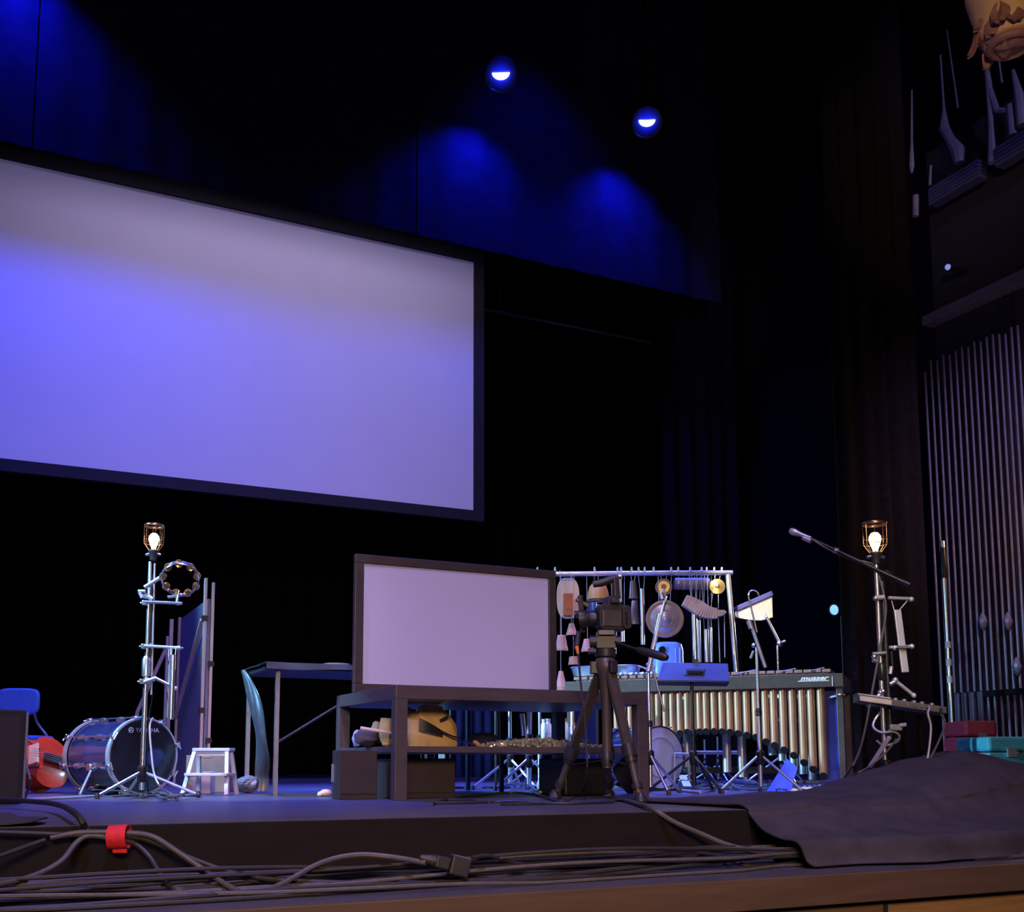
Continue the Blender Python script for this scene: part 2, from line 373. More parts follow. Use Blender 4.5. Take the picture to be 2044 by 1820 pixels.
# ------------------------------------------------------------------ downlights before the border
m_lens = mat('blue_white_lens', (.8, .9, 1), .3, emit=(.6, .9, 1.0), estr=6)
m_glow = mat('blue_halo_glow', (.05, .05, .3), .4, emit=(.004, .012, 1.0), estr=.62)  # soft halo around the lamp, put into an emissive disc
m_hat = mat('lamp_hood_inner', (.10, .10, .12), .5, .3)
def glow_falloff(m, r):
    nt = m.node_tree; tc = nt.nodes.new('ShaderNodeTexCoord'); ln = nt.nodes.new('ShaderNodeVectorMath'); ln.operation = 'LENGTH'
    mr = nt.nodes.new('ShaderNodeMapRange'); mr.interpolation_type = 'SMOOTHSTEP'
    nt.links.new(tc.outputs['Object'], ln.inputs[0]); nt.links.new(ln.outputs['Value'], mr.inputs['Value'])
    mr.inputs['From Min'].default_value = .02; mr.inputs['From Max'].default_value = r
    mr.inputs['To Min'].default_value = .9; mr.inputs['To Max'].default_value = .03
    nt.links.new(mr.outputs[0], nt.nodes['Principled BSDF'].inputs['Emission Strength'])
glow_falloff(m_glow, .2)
def downlight(px, py, label, pool=300):
    c = onY(px, py, YB - .75)
    t = thing('stage_downlight', label, 'stage lamp', tuple(c), 'flown blue downlights')
    ax = (Vector((-.32, -.60, -.73))).normalized()
    MB().lathe([(.205, -.004), (.205, 0), (.12, .012), (.004, .02)], c, ax, 28).build('halo_disc', m_glow, t)
    sx_ = ax.cross(UP).normalized(); sy_ = sx_.cross(ax)
    MB().prism([(.118 * math.cos(a), .09 * math.sin(a) + .03) for a in [PI + PI * k / 16 for k in range(17)]], c + ax * .022, sx_, sy_, ax * .006).build('lens', m_lens, t)
    MB().lathe([(.12, -.34), (.21, -.12), (.22, .03), (.213, .03), (.209, -.02), (.206, -.03)], c, ax, 28).build('hood', m_hat, t)
    MB().bar(c - ax * .2 + UP * .05, c - ax * .2 + UP * 3.0, .03, .03, Vector((0, 1, 0))).build('hanging_bar', m_velour, t, smooth=False)
    spot('downlight_beam', c + Vector((-.05, .18, -.12)), c + Vector((-.1, .45, -1.4)), pool, (.004, .008, 1.0), 112, 1.0, 0.1)
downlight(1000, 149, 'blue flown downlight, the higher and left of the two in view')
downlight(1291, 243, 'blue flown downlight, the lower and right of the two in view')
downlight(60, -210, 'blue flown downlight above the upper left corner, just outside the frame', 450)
# ------------------------------------------------------------------ rigging wall on the right
XW = 9.0
m_rod = mat('grey_guide_rail', (.36, .33, .42), .4, .6)
t = thing('rigging_wall', 'tall rank of thin grey vertical guide rails on the right wall', 'rigging', tuple(onX(1950, 1480, XW)))
n = 16
for i in range(n):
    px = 1862 + i * 12.9
    top = 728 - (px - 12 - 1850) * .41 + random.uniform(-6, 6)
    p = onX(px, 1040, XW); zt = onX(px - 15, top, XW).z
    if i == 0: zt = onX(1842, 745, XW).z
    MB().cyl((XW, p.y, .02), (XW, p.y, zt), .0125, n=7).build('guide_rail', m_rod, t)
ya, yb = onX(1838, 650, XW).y, onX(2075, 650, XW).y
m_beam = mat('blue_grey_beam', (.10, .10, .17), .6)
z1 = onX(1940, 592, XW).z
MB().box((XW + .02, yb, z1 - .05), (XW + .2, ya, z1 + .05)).build('upper_beam', m_beam, t, smooth=False, bevel=.005)
z2 = onX(1960, 1385, XW).z
MB().box((XW - .03, yb, z2 - .03), (XW + .03, onX(1898, 1385, XW).y, z2 + .03)).build('lock_rail', m_blk, t, smooth=False, bevel=.004)
MB().box((XW + .22, yb, .02), (XW + .26, ya, zt + 2.5)).build('backing_panel', mat('dark_backing', (.02, .018, .026), .8), t, smooth=False)
for px in (1912, 1926, 1941, 1958):
    p = onX(px, 1420, XW - .05)
    MB().bar((XW - .05, p.y, z2 - .3), (XW - .05, p.y, z2 + .02), .05, .03).build('rope_lock', mat('blue_grey_metal', (.2, .22, .3), .4, .5), t, smooth=False, bevel=.005)
for px, pz in ((1962, 1240), (2012, 1240), (2030, 1330)):
    p = onX(px, pz, XW - .03)
    MB().lathe([(.008, .09), (.03, .05), (.045, 0), (.03, -.06), (.006, -.09)], p, UP, 8).build('rope_tail', m_rod, t)

# counterweight arbors above the rails
m_arbor = mat('grey_lavender_steel', (.34, .31, .40), .5, .3)
m_slat = mat('blue_weight_steel', (.12, .12, .26), .5, .4)
def arbor(label, x0, y0, x1, y1, h, brackets):
    c = onX((x0 + x1) / 2, (y0 + y1) / 2, XW)
    t = thing('counterweight_arbor', label, 'counterweight', tuple(c), 'counterweight arbors high on the right')
    a, b_ = onX(x0, y0, XW), onX(x1, y1, XW)
    z = (onX(x0, y0, XW).z + onX(x1, y1, XW).z) / 2; hh = h / 2100 * 9.9
    for k in range(5):
        MB().box((XW - .04, min(a.y, b_.y), z - hh / 2 + k * hh / 5), (XW + .09, max(a.y, b_.y), z - hh / 2 + (k + .8) * hh / 5)).build('weight', m_slat, t, smooth=False, bevel=.003)
    for pts in brackets:
        P = [onX(px, py, XW) for px, py, _ in pts]; r = [w_ / 2100 * 7 for _, _, w_ in pts]
        MB().tube(P, r, 8, 0).build('bracket', m_arbor, t)
arbor('counterweight arbor with slanting grey bracket, the left of the two at upper right', 1858, 392, 1958, 338, 42,
      [[(1877, 110, 3), (1884, 215, 4), (1885, 255, 16), (1898, 280, 15), (1912, 300, 22), (1915, 325, 14)], [(1858, 330, 4), (1856, 370, 5)], [(1890, 60, 2), (1912, 215, 3)], [(1820, 180, 3), (1820, 280, 4), (1820, 330, 9), (1820, 345, 4)], [(1828, 390, 10), (1828, 432, 10)]])
arbor('counterweight arbor with forked grey brackets, the right of the two at upper right', 1990, 310, 2080, 268, 44,
      [[(1962, 80, 3), (1974, 170, 10), (1978, 250, 8), (1981, 325, 14)], [(1976, 180, 10), (1990, 220, 9), (2010, 220, 7)], [(2016, 210, 11), (2022, 270, 12)], [(2022, 140, 5), (2034, 190, 14), (2040, 250, 14)], [(1990, 90, 3), (2000, 165, 3)]])
# the small blue lamp on the wall
c = onX(1892, 533, XW - .05)
t = thing('wall_lamp', 'tiny glowing blue lamp on the dark right wall', 'lamp', tuple(c))
MB().ball(c, .032, 10, 6).build('bulb', mat('blue_bulb', (.6, .7, 1), .3, emit=(.25, .35, 1.0), estr=.55), t)
MB().cyl(c + Vector((.01, 0, 0)), c + Vector((.3, 0, 0)), .03, n=10).build('bracket', m_blk, t)

c = at(2082, 1055, 9.0)
t = thing('wall_lamp', 'warm caged wall lamp just past the right edge of the frame', 'lamp', tuple(c))
MB().lathe([(.02, -.06), (.035, -.02), (.05, .04), (.03, .10), (.004, .12)], c, UP, 14).build('bulb', mat('warm_wall_bulb', (1, .8, .5), .3, emit=(1.0, .6, .25), estr=6), t)
MB().cyl(Vector((c.x, c.y, 0)), c - UP * .06, .015, n=10).cyl(Vector((c.x, c.y, 0)), Vector((c.x, c.y, .02)), .14, n=18).build('post', m_blk, t)
point('wall_lamp_light', c + UP * .2, 22, (1.0, .55, .22), .06)
# proscenium corbel with curled leaves at the upper right corner
m_tan = mat('gilt_plaster', (.75, .45, .20), .6, scale=5, bump=.2); m_leaf = mat('brown_plaster_leaf', (.34, .16, .12), .7, scale=16, bump=.5)
D = 7.6
c = at(2015, 60, D)
t = thing('plaster_corbel', 'gilt plaster corbel with curled brown leaves in upper right corner', 'corbel', tuple(c))
ps = D / 2100
MB().lathe([(14 * ps, -42 * ps), (52 * ps, -26 * ps), (62 * ps, 0), (74 * ps, 45 * ps), (84 * ps, 90 * ps), (92 * ps, 600 * ps)], c, UP, 24).build('bell', m_tan, t)
for k in range(15):
    a = 2 * PI * k / 15 + .2; rad = (50 + 9 * (k % 3)) * ps
    e = RT * math.cos(a) - FW * math.sin(a)
    q = c + e * rad + UP * (-8 + (k * 7 % 5) * 6 + (10 if k % 2 else -10)) * ps
    lf = MB()
    lf.sheet(lambda u, v: q + UP * (u - .5) * 52 * ps + (UP.cross(e)) * (v - .5) * 38 * ps * (math.sin(PI * (0.12 + .8 * u))) + e * ps * (9 * math.cos(v * 9) * .5 + 16 * (1 - u) ** 2 - 4), 6, 6, 4 * ps)
    lf.build('leaf', m_leaf, t)
bo = MB().ball(c - UP * 4 * ps, (58 * ps, 58 * ps, 40 * ps), 28, 16)
for i, p in enumerate(bo.v):
    d = p - c; bo.v[i] = c + d * (1 + .22 * noise.noise(d * 7) + .12 * noise.noise(d * 19))
bo.build('carved_boss', m_leaf, t)
MB().torus(c - UP * 34 * ps, UP, 40 * ps, 9 * ps, 24, 8).build('moulding', m_leaf, t)

# pole with white tape before the rails
a, b_ = at(1877, 1080, 9.4), at(1904, 1512, 9.4)
t = thing('boom_pole', 'shiny upright pole banded with white tape before the guide rails', 'pole', tuple(b_))
MB().cyl((b_.x, b_.y, 0), (b_.x, b_.y, a.z), .021, n=12).build('tube', m_chrome, t)
MB().cyl((b_.x, b_.y, 0.0), (b_.x, b_.y, .03), .13, .12, n=20).build('base', m_blk, t)
MB().lathe([(.03, 0), (.035, .05), (.02, .3), (.016, .34)], (b_.x, b_.y, a.z - .34), UP, 10).build('clamp', m_blk, t)
for py in (1287, 1322, 1356):
    z = at(1890, py, 9.4).z
    MB().cyl((b_.x, b_.y, z - .03), (b_.x, b_.y, z + .03), .0235, n=12).build('tape_band', m_white, t)

# road cases at the far right
def case(name, label, px0, px1, py0, D, dep, m, lid=.3):
    p, q = at(px0, py0, D), at(px1, py0, D); h = p.z
    o = Vector((p.x, p.y, 0)); q = Vector((q.x, q.y, 0)); e = (q - o); n_ = Vector((-e.y, e.x, 0)).normalized() * dep
    t = thing(name, label, 'case', tuple(o))
    B = MB().hexa([o, q, q + n_, o + n_] + [p_ + UP * h * (1 - lid) for p_ in (o, q, q + n_, o + n_)]); B.build('body', m, t, smooth=False, bevel=.012)
    hz_ = h * (1 - lid) + .006
    B = MB().hexa([p_ + UP * hz_ for p_ in (o, q, q + n_, o + n_)] + [p_ + UP * h for p_ in (o, q, q + n_, o + n_)]); B.build('lid', m, t, smooth=False, bevel=.02)
    mid = (o + q) / 2 + UP * h * (1 - lid)
    MB().obox(mid - n_.normalized() * .012, e.normalized() * .03, UP * .03, n_.normalized() * .012).build('latch', m_steel, t, smooth=False)
case('instrument_case', 'dark red box below the guide rails at far right', 1926, 1990, 1438, 8.2, .4, mat('dark_red_case', (.30, .03, .06), .6), .25)
case('instrument_case', 'teal case behind the cloth hump at the far right edge', 1972, 2060, 1470, 7.2, .5, mat('teal_case', (.03, .20, .25), .6), .3)
# ------------------------------------------------------------------ coffee table with the white board
KX, KY = 1.4426 * 1.2667, 3.884 * 1.2667
TW, TD, TH, TL, TT = 1.49, .99, .57, .064, .068
t = thing('coffee_table', 'low dark espresso table with lower shelf, holding the white board', 'table', (KX, KY, 0))
MB().box((KX, KY, TH - TT), (KX + TW, KY + TD, TH)).build('tabletop', m_espresso, t, smooth=False, bevel=.003)
for x in (KX, KX + TW - TL):
    for y in (KY, KY + TD - TL):
        MB().box((x, y, 0), (x + TL, y + TL, TH - TT)).build('leg', m_espresso, t, smooth=False, bevel=.002)
SZ = .267
MB().box((KX + .012, KY + .012, SZ - .032), (KX + TW - .012, KY + TD - .012, SZ)).build('shelf', m_espresso, t, smooth=False, bevel=.002)
BX, BY, BW, BZ, BH = KX + .0, KY + .67, 1.29, TH + .001, .785
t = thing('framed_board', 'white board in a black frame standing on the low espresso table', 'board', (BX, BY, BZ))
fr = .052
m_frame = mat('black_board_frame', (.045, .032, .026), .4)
MB().box((BX + fr, BY + .012, BZ + fr), (BX + BW - fr, BY + .03, BZ + BH - fr)).build('board_face', mat('board_added_glow', (.36, .33, .36), .8, var=.02, scale=2, emit=(.64, .46, 1.0), estr=.115), t, smooth=False)  # lavender glow added to the face in place of light falling on it
MB().box((BX, BY, BZ), (BX + BW, BY + .04, BZ + fr)).build('frame_rail', m_frame, t, smooth=False, bevel=.004)
MB().box((BX, BY, BZ + BH - fr), (BX + BW, BY + .04, BZ + BH)).build('frame_rail', m_frame, t, smooth=False, bevel=.004)
for x in (BX, BX + BW - fr):
    MB().box((x, BY, BZ + fr), (x + fr, BY + .04, BZ + BH - fr)).build('frame_rail', m_frame, t, smooth=False, bevel=.004)
for x in (BX + .25, BX + BW - .25):
    MB().bar((x, BY + .06, BZ + .35), (x, BY + .28, BZ + .004), .03, .008).build('rear_foot', m_blk, t, smooth=False)

# dark box on the deck, under the left end of the table
m_dbox = mat('dark_brown_box', (.030, .017, .016), .6)
p = fl(676, 1596); q = onY(676, 1497, p.y)
t = thing('storage_box', 'dark brown box standing under the left end of the espresso table', 'box', (p.x, p.y, 0))
bx1 = KX - .006; bz = SZ - .04
MB().box((p.x, p.y, 0), (KX - .012, p.y + .12, q.z)).build('body', m_dbox, t, smooth=False, bevel=.004)
MB().box((p.x + .004, p.y - .006, q.z * .12), (KX - .02, p.y - .001, q.z * .9)).build('panel', m_dbox, t, smooth=False)
MB().box((p.x - .006, p.y + .085, q.z * .35), (p.x - .001, p.y + .115, q.z * .72)).build('handle', m_steel, t, smooth=False)
t = thing('storage_box', 'larger dark box tucked behind the table leg, below the shelf', 'box', (KX + .08, KY + .25, 0))
MB().box((KX + .08, KY + .22, 0), (KX + .42, KY + .6, SZ - .06)).build('body', m_dbox, t, smooth=False, bevel=.004)
MB().box((KX + .09, KY + .212, .03), (KX + .41, KY + .219, SZ - .09)).build('panel', m_dbox, t, smooth=False)

# things on the shelf
def onshelf(px, py, y): return onY(px, py, KY + y)
m_sack = mat('straw_canvas', (.62, .40, .15), .85, bump=.5, scale=18)
c = Vector((onY(850, 1450, KY + .40).x, KY + .40, SZ))
t = thing('canvas_bag', 'straw coloured canvas bag slumped on the table shelf', 'bag', tuple(c))
w2 = (onY(886, 1450, KY + .4).x - onY(795, 1450, KY + .4).x) / 2
def bagf(u, v):
    th = 2 * PI * u; h = v * (.205 + .02 * math.sin(3 * th)); sq = 1.0 + .1 * math.sin(v * PI) - .35 * v * v
    e = abs(math.cos(th)) ** .6 * math.copysign(1, math.cos(th)); f = abs(math.sin(th)) ** .6 * math.copysign(1, math.sin(th))
    return c + Vector((w2 * 1.15 * e * sq + .01 * math.sin(7 * th + v * 6), .12 * f * sq, .003 + h))
bag = MB().sheet(bagf, 36, 10, .006).build('bag_body', m_sack, t)
MB().ball(c + UP * .17, (w2 * .85, .085, .03), 16, 6).build('folded_top', m_sack, t)
MB().sheet(lambda u, v: c + Vector((w2 * (-.75 + 1.0 * u), -.15 - .012 * math.sin(u * 3), .12 + .07 * (v - .5) * (1 - .6 * u) - .05 * u)), 10, 4, .01).build('dark_flap', m_ebony, t)
MB().tube([c + Vector((w2 * .1, -.15, .09)), c + Vector((w2 * .6, -.16, .06)), c + Vector((w2 * 1.1, -.15, .045))], .005, 6).build('strap', m_ebony, t)
MB().obox(c + Vector((w2 * .35, -.142, .15)), Vector((.022, 0, .01)), Vector((0, .003, 0)), Vector((-.002, 0, .007))).build('tag', m_ebony, t, smooth=False)
def lump(name, label, cat, px, py, y, r, m, seed, k=3):
    c = onshelf(px, py, y); random.seed(seed); c.z = max(c.z, SZ + r[2] * .82)
    B = MB().ball(c, r, 14, 10)
    for i, p in enumerate(B.v):
        d = p - c; B.v[i] = c + d * (1 + .28 * noise.noise(d * (k / max(r)) + Vector((seed, 0, 0))))
    lo = min(p.z for p in B.v)
    if lo < SZ + .0005:
        for p in B.v: p.z += SZ + .0005 - lo
    return tag(B.build(name, m), label, cat)
lump('stuffed_head', 'pale straw puppet head on the shelf next to the table leg', 'puppet', 774, 1462, .34, (.05, .05, .075), m_sack, 3)
lump('stuffed_head', 'small tan puppet head behind the protruding pale stick', 'puppet', 752, 1462, .48, (.036, .034, .06), mat('tan_cloth', (.42, .27, .16), .85, bump=.5), 9)
lump('dark_cloth_heap', 'heap of dark brown cloth on the left end of the shelf', 'cloth', 733, 1478, .44, (.07, .07, .048), mat('brown_cloth', (.07, .04, .04), .9), 5)
lump('lilac_ball', 'lilac knitted lump at the far left of the shelf', 'puppet', 716, 1477, .62, (.04, .04, .045), mat('lilac_wool', (.30, .22, .36), .9, bump=.6, scale=60), 12)
a, b_ = onshelf(720, 1453, .30), onshelf(790, 1464, .20)
t = tag(MB().cyl(a, b_, .010, .008, 10).build('wooden_stick', mat('pale_stick', (.72, .48, .28), .6)), 'pale wooden stick poking left out of the puppet pile', 'stick')
p = onshelf(893, 1470, .5); p.z = SZ
t = thing('striped_tin', 'pale tin with dark bands on the shelf right of the bag', 'tin', tuple(p))
MB().lathe([(.032, 0), (.036, .005), (.036, .1), (.03, .12), (.018, .135)], p, UP, 18).build('body', m_white, t)
for z, h in ((.012, .02), (.06, .045), (.12, .03)):
    MB().lathe([(.0365, z), (.0375, z + .003), (.0375, z + h)], p, UP, 18).build('band', m_ebony, t)
# heap of crinkled foil
random.seed(31)
m_foil = mat('crinkled_foil', (.8, .78, .85), .3, .55, bump=.8, scale=80)
fo = MB()
x0, x1 = onY(985, 1480, KY + .35).x, onY(1190, 1480, KY + .35).x
for i in range(900):
    u = random.random(); hh = .012 + .034 * math.sin(PI * min(1, u * 1.15 + .05)); c = Vector((x0 + (x1 - x0) * u, KY + .22 + .3 * random.random(), SZ + .002 + .002 + hh * random.random()))
    a = Vector([random.uniform(-1, 1) for _ in range(3)]).normalized(); b_ = a.orthogonal().normalized(); r = random.uniform(.008, .016)
    k = a.cross(b_); q = [c + a * r, c + b_ * r, c - a * r * .8, c - b_ * r, c + k * r * .6, c - k * r * .6]
    for p in q: p.z = max(p.z, SZ + .001)
    fo.add(q, [(0, 1, 4), (1, 2, 4), (2, 3, 4), (3, 0, 4), (1, 0, 5), (2, 1, 5), (3, 2, 5), (0, 3, 5)])
o = stuff(fo.build('foil_heap', m_foil, smooth=False)); o['label'] = 'glittering heap of crinkled foil scraps on the table shelf'; o['category'] = 'foil'
p = onshelf(953, 1488, .3); p.z = SZ + .001
B = MB().ball(p + UP * .012, (.03, .012, .012), 10, 6, (Vector((.8, 0, -.5)).normalized(), Vector((0, 1, 0)), Vector((.5, 0, .8)).normalized())); lo = min(v.z for v in B.v)
for v in B.v: v.z += SZ + .001 - lo
tag(B.build('dried_leaf', mat('dry_leaf', (.6, .32, .18), .7)), 'small curled dry leaf on the middle of the table shelf', 'leaf')
# blue feathered hat behind, on the shelf's far side
p = onshelf(965, 1470, .8); p.z = SZ + .001
t = thing('feathered_hat', 'dark hat with bright blue ruffle at the back of the shelf', 'hat', tuple(p))
MB().lathe([(.13, 0), (.135, .006), (.09, .012), (.085, .07), (.06, .09), (.01, .095)], p, UP, 24).build('hat_body', mat('navy_felt', (.02, .02, .06), .9), t)
random.seed(5); rf = MB()
m_ruff = mat('blue_feathers', (.12, .10, .75), .8)
for k in range(60):
    a = random.uniform(0, 2 * PI); e = Vector((math.cos(a), math.sin(a), 0)); q = p + e * random.uniform(.085, .11) + UP * random.uniform(.02, .05)
    rf.sheet(lambda u, v: q + e * .03 * u + UP * (.02 * u - .03 * u * u) + UP.cross(e) * .018 * (v - .5) * (1 - u * .8), 3, 2, .002)
stuff(rf.build('ruffle', m_ruff, t))

# ------------------------------------------------------------------ black draped table left of it
DX, DY, DZ = onY(535, 1322, 5.95).x, 5.95, onY(535, 1322, 5.95).z
t = thing('folding_table', 'folding table with thin metal legs under a black cloth', 'table', (DX, DY, 0))
MB().box((DX + .01, DY + .01, DZ - .035), (DX + 1.58, DY + .62, DZ - .004)).build('tabletop', m_blkp, t, smooth=False, bevel=.003)
for x, y in ((DX + .07, DY + .05), (DX + .02, DY + .56), (DX + 1.51, DY + .05), (DX + 1.51, DY + .56)):
    MB().bar((x, y, 0), (x, y, DZ - .036), .024, .024, Vector((1, 0, 0))).build('leg', m_steel if x < DX + .1 else m_blk, t, smooth=False)
MB().cyl((DX + .08, DY + .06, .3), (DX + .75, DY + .06, DZ - .04), .009, n=8).build('brace', m_blk, t)
m_clo = mat('black_satin_cloth', (.06, .064, .08), .3, bump=.2, scale=20)
def topcloth(u, v):
    x = DX - .012 + 1.60 * u; y = DY - .012 + .66 * v
    return (x, y, DZ + .002 + .0015 * math.sin(x * 23) * math.sin(y * 17))
cl = MB().sheet(topcloth, 30, 10, .004)
def valance(u, v):
    x = DX - .012 + 1.60 * u
    return (x, DY - .016 - .008 * abs(math.sin(x * 9)) * v, DZ + .001 - .028 * v - .012 * v * math.sin(x * 5) ** 2)
cl.sheet(valance, 40, 4, .003)
def sidefall(u, v):                       # cloth gathered and pulled in towards the floor
    k = v ** .8; w_ = .07 + .20 * math.sin(PI * min(1, v * 1.15)) ** .8; y = DY + .62 - .02 - w_ * (1 - u) - .06 * k
    x = DX - .02 + .14 * k + .022 * math.sin(u * 19 + v * 3) * (0.2 + k) + .02 * math.sin(v * 9 + u * 4) * k
    return (x, y, DZ - (DZ - .012) * v)
cl.sheet(sidefall, 34, 22, .003)
tag(cl.build('tablecloth', m_clo), 'black satin cloth over the folding table, gathered to the floor at its left end', 'tablecloth')
p = onY(672, 1322, DY + .12); p.z = DZ + .005
tag(MB().lathe([(.055, 0), (.075, .008), (.08, .014), (.074, .014), (.05, .006)], p, UP, 20).build('small_dish', m_white), 'small white dish on top of the black draped table', 'dish')
# ------------------------------------------------------------------ camera tripod in front of the coffee table
TD0 = 5.12
m_tri = mat('grey_brown_tripod', (.085, .066, .055), .45, .3)
apex = at(1209, 1345, TD0); base = Vector((apex.x, apex.y, 0))
t = thing('camera_tripod', 'black video tripod with three spread legs before the coffee table', 'tripod', tuple(base))
for px, py in ((1108, 1595), (1279, 1603), (1216, 1593)):
    f_ = fl(px, py); d = f_ - base; out = d.normalized()
    top = apex + out * .045
    L = MB(); foot = f_ + UP * .004
    sd = out.cross(UP).normalized()
    j = top.lerp(foot, .60)
    leg = MB().bar(top + sd * .018, j + sd * .018, .016, .02).bar(top - sd * .018, j - sd * .018, .016, .02).bar(top, j, .03, .012).build('leg', m_tri, t)
    k = top.lerp(foot, .66)
    MB().cyl(top.lerp(foot, .57), k, .034, .036, 14).cyl(k, top.lerp(foot, .70), .03, .026, 14).build('lock_collar', m_blkp, leg)
    MB().cyl(k, top.lerp(foot, .94), .017, n=12).build('lower_leg', m_tri, leg)
    MB().cyl(top.lerp(foot, .86), top.lerp(foot, .9), .026, .028, 12).build('lock_collar', m_blkp, leg)
    MB().lathe([(.028, 0), (.034, .01), (.03, .03), (.014, .05)], foot - UP * .004, UP, 14).build('rubber_foot', m_blkp, leg)
    MB().bar(base + UP * .20, Vector((j.x, j.y, 0)).lerp(f_, .35) + UP * .17, .018, .006).build('spreader_arm', m_blk, t, smooth=False)
MB().lathe([(.022, .16), (.022, .50), (.03, .52), (.034, .6), (.05, .63), (.055, .66), (.045, .69), (.03, .7)], base, UP, 18).build('centre_column', m_tri, t)
MB().lathe([(.026, .17), (.03, .19), (.03, .22), (.024, .24)], base, UP, 14).build('column_collar', m_blkp, t)
for a in range(3):
    e = Vector((math.cos(a * 2.09 + .6), math.sin(a * 2.09 + .6), 0))
    MB().obox(base + e * .055 + UP * .645, e * .02, e.cross(UP) * .02, UP * .03).build('leg_hinge', m_blkp, t, smooth=False, bevel=.004)
hz = apex.z
hd = MB().lathe([(.036, 0), (.042, .02), (.042, .05), (.03, .055), (.03, .08), (.05, .085), (.052, .12), (.03, .125)], base + UP * (hz + .0), UP, 20).build('pan_head', m_blkp, t)
MB().obox(base + UP * (hz + .155), RT * .045, FW * .04, UP * .03).cyl(base + UP * (hz + .158) - RT * .075, base + UP * (hz + .158) + RT * .075, .03, n=16).build('tilt_body', m_blkp, t)
MB().cyl(base + UP * (hz + .108) - RT * .085 - FW * .02, base + UP * (hz + .108) - RT * .05 - FW * .02, .016, n=10).build('tilt_knob', m_blkp, t)
MB().obox(base + UP * (hz + .197), RT * .04, FW * .06, UP * .013).build('quick_plate', m_blk, t, smooth=False, bevel=.003)
h0, h1, h2 = at(1225, 1281, TD0 - .03), at(1272, 1296, TD0 - .1), at(1332, 1313, TD0 - .2)
hn = MB().cyl(h0, h1, .008, n=10).build('pan_handle', m_blk, t)
MB().tube([h1, h1.lerp(h2, .15), h1.lerp(h2, .85), h2], [.012, .019, .021, .014], 12, 0).build('handle_grip', m_blkp, hn)
# camera rig
t = thing('video_camera', 'black camera rig on the tripod, rear display towards viewer', 'camera', tuple(base + UP * (hz + .21)))
cz = hz + .211
cb = base + UP * cz
fd = (FW * .75 - RT * .66).normalized(); sd = Vector((fd.y, -fd.x, 0))   # lens points upstage left
cen = at(1222, 1236, TD0)
hb = cen.z - cz
body = MB()
def octa(c, hx, hz_, bev, y0, y1):
    o = [(-hx + bev, -hz_), (hx - bev, -hz_), (hx, -hz_ + bev), (hx, hz_ - bev), (hx - bev, hz_), (-hx + bev, hz_), (-hx, hz_ - bev), (-hx, -hz_ + bev)]
    return o
cc = Vector((cen.x, cen.y, cz + .066))
ur, uf = (RT * .97 + FW * .25).normalized(), None
uf = UP.cross(ur).normalized()
body.prism(octa(cc, .078, .064, .018, 0, 0), cc - uf * .03, ur, UP, uf * .07)
body.prism([(-.035, .06), (.035, .06), (.022, .105), (-.024, .105)], cc - uf * .03, ur, UP, uf * .075)
body.prism(octa(cc, .024, .058, .012, 0, 0), cc + ur * .062 - uf * .045, ur, UP, uf * .10)
bo = body.build('camera_body', m_blkp, t, bevel=.004)
MB().obox(cc - uf * .034 - ur * .013 - UP * .008, ur * .048, uf * .003, UP * .038).build('display', mat('dim_display', (.075, .062, .045), .25), t, smooth=False, bevel=.002)
MB().obox(cc - uf * .036 + UP * .078, ur * .02, uf * .012, UP * .014).build('eyecup', m_rub, t, bevel=.006)
for k in range(3):
    MB().cyl(cc - uf * .03 + ur * .056 + UP * (.018 - k * .022), cc - uf * .052 + ur * .056 + UP * (.018 - k * .022), .006, n=8).build('button', m_blk, t)
MB().cyl(cc + ur * .04 + UP * .063, cc + ur * .04 + UP * .074, .014, n=14).build('dial', m_blk, t)
ld = (uf * .55 - ur * .83).normalized(); lo = cc - ur * .03 + uf * .02
MB().lathe([(.036, 0), (.036, .04), (.041, .05), (.041, .07), (.036, .075), (.036, .085), (.044, .095), (.05, .12), (.046, .12), (.03, .10)], lo, ld, 20).build('lens', m_blkp, t)
# cage, matte box plate, top handle with microphone
cg = MB()
p = at(1158, 1188, TD0 + .1); q = at(1164, 1262, TD0 + .1)
cg.bar(p, q, .03, .02, ur).bar(at(1176, 1210, TD0 + .1), at(1150, 1196, TD0 + .1), .02, .02)
cg.bar(at(1150, 1228, TD0 + .06), at(1215, 1236, TD0), .018, .03)
cg.build('matte_plate', m_blkp, t, smooth=False, bevel=.004)
MB().cyl(at(1146, 1226, TD0 + .08) , at(1154, 1226, TD0 + .08), .018, n=14).build('focus_knob', m_blk, t)
MB().bar(at(1231, 1196, TD0), at(1228, 1154, TD0), .035, .03, ur).build('handle_post', m_blkp, t, smooth=False, bevel=.005)
MB().tube([at(1184, 1166, TD0), at(1200, 1163, TD0), at(1217, 1157, TD0), at(1232, 1151, TD0)], [.017, .02, .019, .013], 12, 0).build('top_microphone', m_rub, t)
MB().cyl(at(1234, 1150, TD0 - .02), at(1240, 1150, TD0 - .02), .012, n=12).build('end_knob', m_steel, t)
MB().tube([at(1155, 1262, TD0 + .1), at(1151, 1290, TD0 + .05)], .013, 10, 0).build('plug', m_rub, t)
MB().cyl(at(1151, 1290, TD0 + .05), at(1154, 1305, TD0 + .04), .011, .006, 10).build('orange_plug_end', mat('orange_plastic', (.75, .2, .04), .5), t)
cbl = [at(1154, 1305, TD0 + .04), at(1158, 1350, TD0), at(1163, 1400, TD0 - .1), at(1170, 1470, TD0 - .12), at(1171, 1540, TD0 - .2), fl(1160, 1585), fl(1120, 1603), fl(1000, 1608)]
for i in (5, 6, 7): cbl[i].z = .006
tag(MB().tube(cbl, .0055, 7).build('camera_cable', m_rub), 'thin cable dropping from the camera rig to the deck beside its left leg', 'cable')

